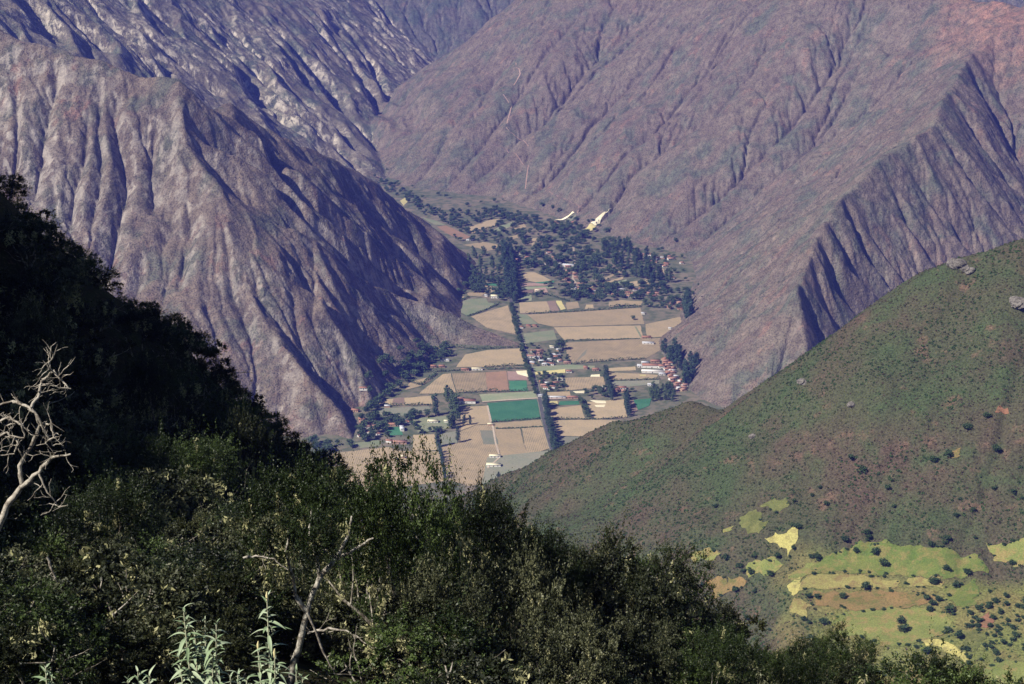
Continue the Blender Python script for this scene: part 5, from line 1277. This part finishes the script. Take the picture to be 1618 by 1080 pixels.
# bleached dead tree at the left edge
def dead_branch(pix, r0, r1, parent, y, org, twigs=9):
    """one gnarled limb through points (u, v, dy)"""
    w = np.array([at(u, v, y + d) for u, v, d in pix]) - org
    fine = []
    for a, b in zip(w[:-1], w[1:]):
        for j in range(4): fine.append(a + (b - a) * j / 4 + rng.normal(0, 0.012, 3))
    fine.append(w[-1])
    v, f = taper(fine, np.linspace(r0, r1, len(fine)) * 0.72 * (1 + 0.35 * rng.random(len(fine))), 7)
    parts = [(v, f)]; fine = np.array(fine)
    for k in range(twigs):
        a = fine[rng.integers(2, len(fine))]; d = rng.normal(size=3); d[1] *= 0.5
        q = wander(a, d, rng.uniform(0.18, 0.55), 6, rng, 0.45, 0.02); parts.append(taper(q, np.linspace(0.012, 0.004, len(q)), 4))
        q2 = wander(q[3], d + rng.normal(0, 0.8, 3), rng.uniform(0.1, 0.3), 4, rng, 0.4, 0.0); parts.append(taper(q2, np.linspace(0.007, 0.003, len(q2)), 4))
    v, f = join(parts)
    return make_mesh('limb', v, f, 'bark_bleached', True, None, parent)
DY = 36.0
base = at(-10, 830, DY); base[2] = fgz(base[0], base[1])
dead = add('dead_tree', None, None, base); tag(dead, 'gnarled bleached dead tree with tangled bare limbs at the left edge', 'dead tree')
for pix, r0, r1 in [
    ([(-10, 850, 0), (10, 800, 0), (35, 770, 0), (62, 745, 0), (82, 722, 0), (112, 717, 0)], 0.09, 0.022), ([(35, 770, 0), (30, 735, 0.1), (52, 700, 0.1), (64, 672, 0), (50, 645, 0), (20, 634, 0.2), (-12, 640, 0.2)], 0.055, 0.02),
    ([(64, 672, 0), (80, 668, -0.1), (84, 690, -0.1), (72, 700, -0.1)], 0.04, 0.015), ([(-12, 665, 0), (15, 660, -0.1), (35, 672, -0.2), (38, 690, -0.1), (12, 690, 0)], 0.035, 0.015), ([(-12, 690, 0.2), (12, 684, 0.1), (30, 700, 0), (22, 716, 0), (-10, 720, 0)], 0.03, 0.014),
    ([(20, 634, 0.2), (40, 640, 0), (58, 655, -0.1), (74, 690, -0.1), (86, 705, 0)], 0.045, 0.012), ([(62, 745, 0), (70, 770, -0.1), (92, 800, -0.1)], 0.03, 0.010), ([(66, 600, 0.3), (84, 588, 0.2), (98, 602, 0.2), (112, 614, 0.2)], 0.035, 0.015), ([(84, 588, 0.2), (76, 575, 0.2), (86, 558, 0.2)], 0.025, 0.010),
    ([(50, 645, 0), (62, 620, 0.2), (66, 600, 0.3)], 0.04, 0.03), ([(-12, 640, 0.2), (-4, 660, 0.1), (6, 672, 0), (26, 668, -0.1)], 0.03, 0.012)]:
    dead_branch(pix, r0, r1, dead, DY, base)
# pale bare branches inside the canopy
for pix, y, lab in [
    ([(486, 1000, 0), (520, 992, -0.2), (556, 1000, -0.3), (590, 1024, -0.4), (606, 1020, -0.4)], 39.0, 'pale bare bough reaching out low from beside the forked trunk'),
    ([(74, 880, 0), (84, 905, 0), (100, 938, 0)], 33.0, 'short pale stick leaning in the dark brush at the left'), ([(486, 968, 0), (512, 1030, 0), (530, 1068, 0), (522, 1090, 0)], 38.0, 'thin pale stem hanging below the bare bough'),
    ([(386, 880, 0), (410, 878, 0), (432, 884, 0), (455, 900, 0)], 38.6, 'thin pale twig at the left edge of the forked tree\'s crown')]:
    w0 = at(*pix[0][:2], y); e = add('bare_branch', None, None, w0); tag(e, lab, 'branch'); dead_branch(pix, 0.035, 0.012, e, y, w0, 4)

# silvery plants at the bottom
t = NT('silver_leaf', 0.5, 0.3); oi = t.node('ShaderNodeObjectInfo'); gm = t.node('ShaderNodeNewGeometry')
top = t.mix(oi.outputs['Random'], (0.16, 0.23, 0.12), (0.34, 0.40, 0.27)); t.col(t.mix(gm.outputs['Backfacing'], top, (0.62, 0.63, 0.52)))
t = NT('silver_stem', 0.8, 0.1); t.col((0.42, 0.42, 0.30))
t = NT('flower_spike', 0.8, 0.1); t.col((0.62, 0.55, 0.30))
def blade(L, W, droop):
    v, f = [], []
    n = 6
    for k in range(n + 1):
        s_ = k / n; w = W * math.sin(math.pi * min(1, 0.08 + s_ * 0.92)) ** 0.8 * (1 if k < n else 0.05)
        x = L * s_; z = L * (0.18 * s_ - droop * s_ * s_)
        v += [(x, -w / 2, z + w * 0.22), (x, 0, z), (x, w / 2, z + w * 0.22)]
    for k in range(n):
        a = 3 * k
        f += [(a, a + 3, a + 4, a + 1), (a + 1, a + 4, a + 5, a + 2)]
    return make_mesh('leaf', v, f, 'silver_leaf', True, link=False)
BLADES = [blade(0.085, 0.020, 0.5), blade(0.10, 0.022, 0.9), blade(0.07, 0.016, 0.2)]
def silver_plant(u, v_top, y, stems, label, spike=False, step=0.028, scale=1.0):
    b_ = at(u, v_top, y); g = fgz(b_[0], y)
    e = add('silvery_plant', None, None, (b_[0], y, g)); tag(e, label, 'plant', 'silvery plants at the bottom edge')
    for (du, dv, dy_) in stems:
        tp = at(u + du, v_top + dv, y + dy_) - np.array([b_[0], y, g]); bt = np.array([tp[0] * 0.15, tp[1] * 0.15, -0.05])
        md = (tp + bt) / 2 + np.array([tp[0] * 0.2, 0, 0])
        pts = [bt * (1 - q) ** 2 + 2 * md * q * (1 - q) + tp * q * q for q in np.linspace(0, 1, 14)]
        vv, ff = taper(pts, np.linspace(0.009, 0.0035, 14), 6); make_mesh('stem', vv, ff, 'silver_stem', True, None, e)
        L_ = np.linalg.norm(tp - bt); n = min(int(0.62 / step), int(L_ / step)); ang_ = random.uniform(0, 6)
        for k in range(n):
            q = 1 - (k * step) / L_
            if q < 0.02: break
            pp = bt * (1 - q) ** 2 + 2 * md * q * (1 - q) + tp * q * q
            ang_ += 1.57 + random.uniform(-0.3, 0.3)
            for sgn in (0, math.pi):
                o = add('leaf', BLADES[random.randrange(3)], e, pp, 0, scale * (0.55 + 0.5 * min(1, k / 5)) * random.uniform(0.8, 1.2))
                o.rotation_euler = (random.uniform(-0.3, 0.3), random.uniform(-0.9, 0.15) + (-0.6 if k < 2 else 0), ang_ + sgn)
        if spike:
            vv, ff = taper([tp, tp + [0, 0, 0.03], tp + [0.002, 0, 0.055]], (0.006, 0.009, 0.003), 7); make_mesh('flower_spike', vv, ff, 'flower_spike', True, None, e)
silver_plant(312, 962, 10.5, [(-22, 0, 0), (12, 18, 0.1), (30, 22, -0.1), (-4, 40, 0.1), (-30, 70, 0), (24, 75, -0.1)], 'silvery broad-tufted plant with several leafy stems at the bottom edge')
silver_plant(422, 948, 10.2, [(0, 0, 0), (-14, 78, 0.1), (12, 90, -0.1)], 'slender silvery plant topped by one pale flower spike', True)
silver_plant(72, 1056, 9.6, [(0, 0, 0), (10, 14, 0)], 'small silvery shoot at the bottom left corner', False)
silver_plant(218, 1062, 9.8, [(0, 0, 0), (18, 6, 0), (-16, 12, 0)], 'low silvery tuft just left of the broad-tufted plant', False)
silver_plant(376, 1066, 9.4, [(0, 0, 0), (14, 8, 0), (-12, 6, 0)], 'low silvery tuft between the two taller silvery plants', False)
silver_plant(468, 1064, 9.6, [(0, 0, 0), (10, 8, 0)], 'low silvery tuft right of the slender spiked plant', False)
#@@SECTION haze
# ------------------------------------------------------------------ haze
t = NT('haze_air')
t.n.remove(t.b)
pv_ = t.node('ShaderNodeVolumePrincipled')
pv_.inputs['Color'].default_value = (0.13, 0.165, 0.90, 1)
pv_.inputs['Density'].default_value = 0.000060
t.link(pv_.outputs[0], t.n['Material Output'].inputs['Volume'])
x0, x1, y0, y1, z0, z1 = -2600, 2600, -60, 7200, -30, 1000
bv = [(x, y, z) for z in (z0, z1) for y in (y0, y1) for x in (x0, x1)]
tag(make_mesh('haze', bv, [(0, 2, 3, 1), (4, 5, 7, 6), (0, 1, 5, 4), (2, 6, 7, 3), (0, 4, 6, 2), (1, 3, 7, 5)], 'haze_air'), label='thin blue haze filling the air of the valley', kind='stuff')

#@@SECTION labels
# ------------------------------------------------------------------ tell look-alikes apart by what they stand next to
def project(p):
    d = np.array(p) - [0, 0, CAM_H]
    fw = d[1] * _ct - d[2] * _st; up = d[1] * _st + d[2] * _ct
    return 809 + FPX * d[0] / fw, 540 - FPX * up / fw
LM_VALLEY = [(738, 636, 'white farmhouse'), (690, 667, 'cream-roofed building on the lawn'), (622, 680, 'teal garden'), (810, 650, 'big green field'), (785, 602, 'orange field'), (818, 610, 'small teal plot'), (886, 553, 'big round roadside tree'), (1031, 584, 'white compound'), (1024, 543, 'long white field building'), (971, 617, 'pink-walled farm'), (782, 470, 'yellow-roofed roadside building'), (900, 421, 'big white village building'), (868, 417, 'red-roofed village hall'), (957, 457, 'bright gabled house'), (981, 458, 'long pale roof'), (915, 459, 'yellow-roofed village house'), (885, 483, 'yellow and brown plots'), (742, 380, 'long white gorge building'), (716, 366, 'orange gorge field'), (765, 355, 'rounded gorge field'), (765, 388, 'tan field below the gorge'), (950, 342, 'cream plot on the slope'), (890, 343, 'narrow cream plot'), (1034, 411, 'white house of the upper hamlet'), (1062, 440, 'white house at the slope foot'), (845, 437, 'tan plot beside the far road'), (750, 485, 'grey-green field under the spur'), (780, 503, 'tan field under the spur'), (868, 588, 'long yellow yard'), (925, 606, 'furrowed middle field'), (782, 730, 'two cream sheds'), (640, 735, 'bottom striped field'), (575, 636, 'white house in the wood'), (540, 690, 'pale bluff'), (940, 505, 'widest tan field'), (665, 300, 'bend of the gorge path'), (638, 318, 'yellow gorge plot'), (800, 331, 'end of the gorge path'), (600, 590, 'brown spur foot'), (850, 566, 'white house of the roadside gardens'), (840, 382, 'small tan plot in the wood'), (965, 434, 'slanting tan strip'), (1007, 446, 'tan strip below the eucalyptus stand'), (725, 470, 'tan plot left of the grey-green field'), (820, 362, 'tan plot above the village'), (1040, 622, 'green hilltop'), (1066, 596, 'pinkish lane')]
LM_NEAR = [(40, 690, 'bleached dead tree'), (475, 850, 'forked tree'), (650, 800, 'broad feathery tree'), (1000, 900, 'broad pale-leaved tree'), (360, 1020, 'tall silvery plants'), (1172, 1010, 'dark spiky bush'), (1125, 1030, 'bright green feathery bush'), (1320, 1030, 'rounded bush by the meadows'), (250, 570, 'tree edging the black shade'), (60, 500, 'grey-leaved tree below the crest'), (735, 790, 'shoulder of the canopy'), (810, 920, 'pale lichen-hung tree'), (88, 910, 'short pale stick'), (150, 800, 'feathery tree near the dead branches'), (290, 720, 'tree amid the left slope'), (490, 715, 'low end of the crest'), (0, 280, 'high end of the crest'), (380, 690, 'grey-green tree at the shade foot'), (560, 1010, 'pale bare bough'), (700, 930, 'pale-leaved tree with lichen'), (900, 1010, 'silvery bush of the canopy'), (150, 420, 'middle of the upper crest'), (310, 530, 'middle of the crest')]
LM_HILL = [(1238, 855, 'bright yellow plot'), (1410, 885, 'green terrace'), (1410, 990, 'lime meadow'), (1370, 950, 'ochre strip'), (1262, 962, 'pale square plot'), (1495, 1025, 'winding yellow track'), (1558, 984, 'red soil patch'), (1512, 416, 'crest outcrop'), (1340, 922, 'yellow strip'), (1190, 825, 'olive plot'), (1115, 876, 'lime plot beside the canopy'), (1600, 875, 'right-edge meadow'), (1520, 940, 'small green plot'), (1580, 650, 'little red scar'), (1510, 716, 'little ochre scar')]
_T = ['first', 'second', 'third', 'fourth', 'fifth', 'sixth', 'seventh', 'eighth', 'ninth', 'tenth', 'eleventh', 'twelfth', 'thirteenth', 'fourteenth', 'fifteenth', 'sixteenth', 'seventeenth', 'eighteenth', 'nineteenth']
ORD = ['closest'] + [w + ' closest' for w in _T[1:]] + [(('twentieth', 'thirtieth', 'fortieth')[k // 10] if k % 10 == 0 else ('twenty-', 'thirty-', 'forty-')[k // 10] + _T[k % 10 - 1]) + ' closest' for k in range(30)]
NOUN = {'eucalyptus lining the far road': 'far roadside eucalyptus', 'trees on the road verge': 'small verge tree', 'eucalyptus lining the near road': 'near roadside eucalyptus', 'trees dividing the bottom fields': 'slim dividing-row tree', 'short row of eucalyptus': 'short-row eucalyptus', 'row between tan plots': 'plot-row tree', 'row beside the green plot': 'green-plot row eucalyptus', 'eucalyptus line at the right foot': 'foot-line eucalyptus', 'eucalyptus grove behind the compound': 'grove eucalyptus', 'eucalyptus stand beyond the village': 'tall stand eucalyptus', 'clump beside the farmhouse': 'dark clump eucalyptus', 'grove above the hilltop': 'low grove eucalyptus', 'wood left of the far road': 'loose-wood eucalyptus', 'wood along the left mountain foot': 'dark foot-wood tree', 'trees around the teal plot': 'garden tree', 'trees below the pale bluff': 'trackside tree', 'trees in the roadside gardens': 'small roadside garden tree', 'orchard below the yellow yard': 'orchard tree', 'trees around the pink farm': 'farm tree', 'trees of the upper village': 'upper village tree', 'woodland at the gorge mouth': 'gorge woodland tree', 'copses under the left spur': 'copse tree', 'trees in the right foot plots': 'foot-plot tree',
        'shrubs along the left crest': 'dark crest shrub', 'shrubs on the left slope': 'left slope shrub', 'shrubs under the canopy': 'undergrowth shrub', 'shrubs at the lower right': 'lower brush shrub', 'trees on the right hillside': 'small hillside tree', 'bushes between the terraces': 'dark terrace bush', 'dense scrub beside the lime meadow': 'dense scrub bush', 'bushes edging the terraces': 'plot-edge bush',
        'houses of the hamlet under the grove': 'lane hamlet house', 'houses in the roadside gardens': 'small roadside house', 'houses on the village lane': 'small village lane house', 'houses among the village trees': 'small village house', 'houses of the upper hamlet': 'small upper hamlet house', 'houses in the right foot plots': 'small foot-plot house', 'houses beside the far road': 'pale far roadside house', 'houses under the left mountain foot': 'small mountain foot house', 'houses in the orchard': 'small orchard house'}
bpy.context.view_layer.update()
bylab = {}
for o in scene.objects:
    if o.parent is None and o.get('group') in NOUN: bylab.setdefault((o['group'], o['label']), []).append(o)
cells = {}
for (grp, lab_), obs in bylab.items():
    if len(obs) < 2: continue
    lms = LM_NEAR if 'shrub' in NOUN[grp] else (LM_HILL if ('hillside' in NOUN[grp] or 'bush' in NOUN[grp]) else LM_VALLEY)
    for o in obs:
        u, v = project(o.location)
        dist, name_, du, dv = min((math.hypot(u - a, (v - b) * 1.6), nm, u - a, v - b) for a, b, nm in lms)
        rel = ('right of' if du > 0 else 'left of') if abs(du) > abs(dv) * 1.3 else ('below' if dv > 0 else 'above')
        cells.setdefault((NOUN[grp], rel, name_), []).append((dist, o))
for (nn, rel, nm), lst in cells.items():
    lst.sort(key=lambda q: q[0])
    for k, (_, o) in enumerate(lst):
        o['label'] = f"{nn} {rel} the {nm}" + ((', ' + ORD[k] if k < len(ORD) else ', farther off') if len(lst) > 1 else '')
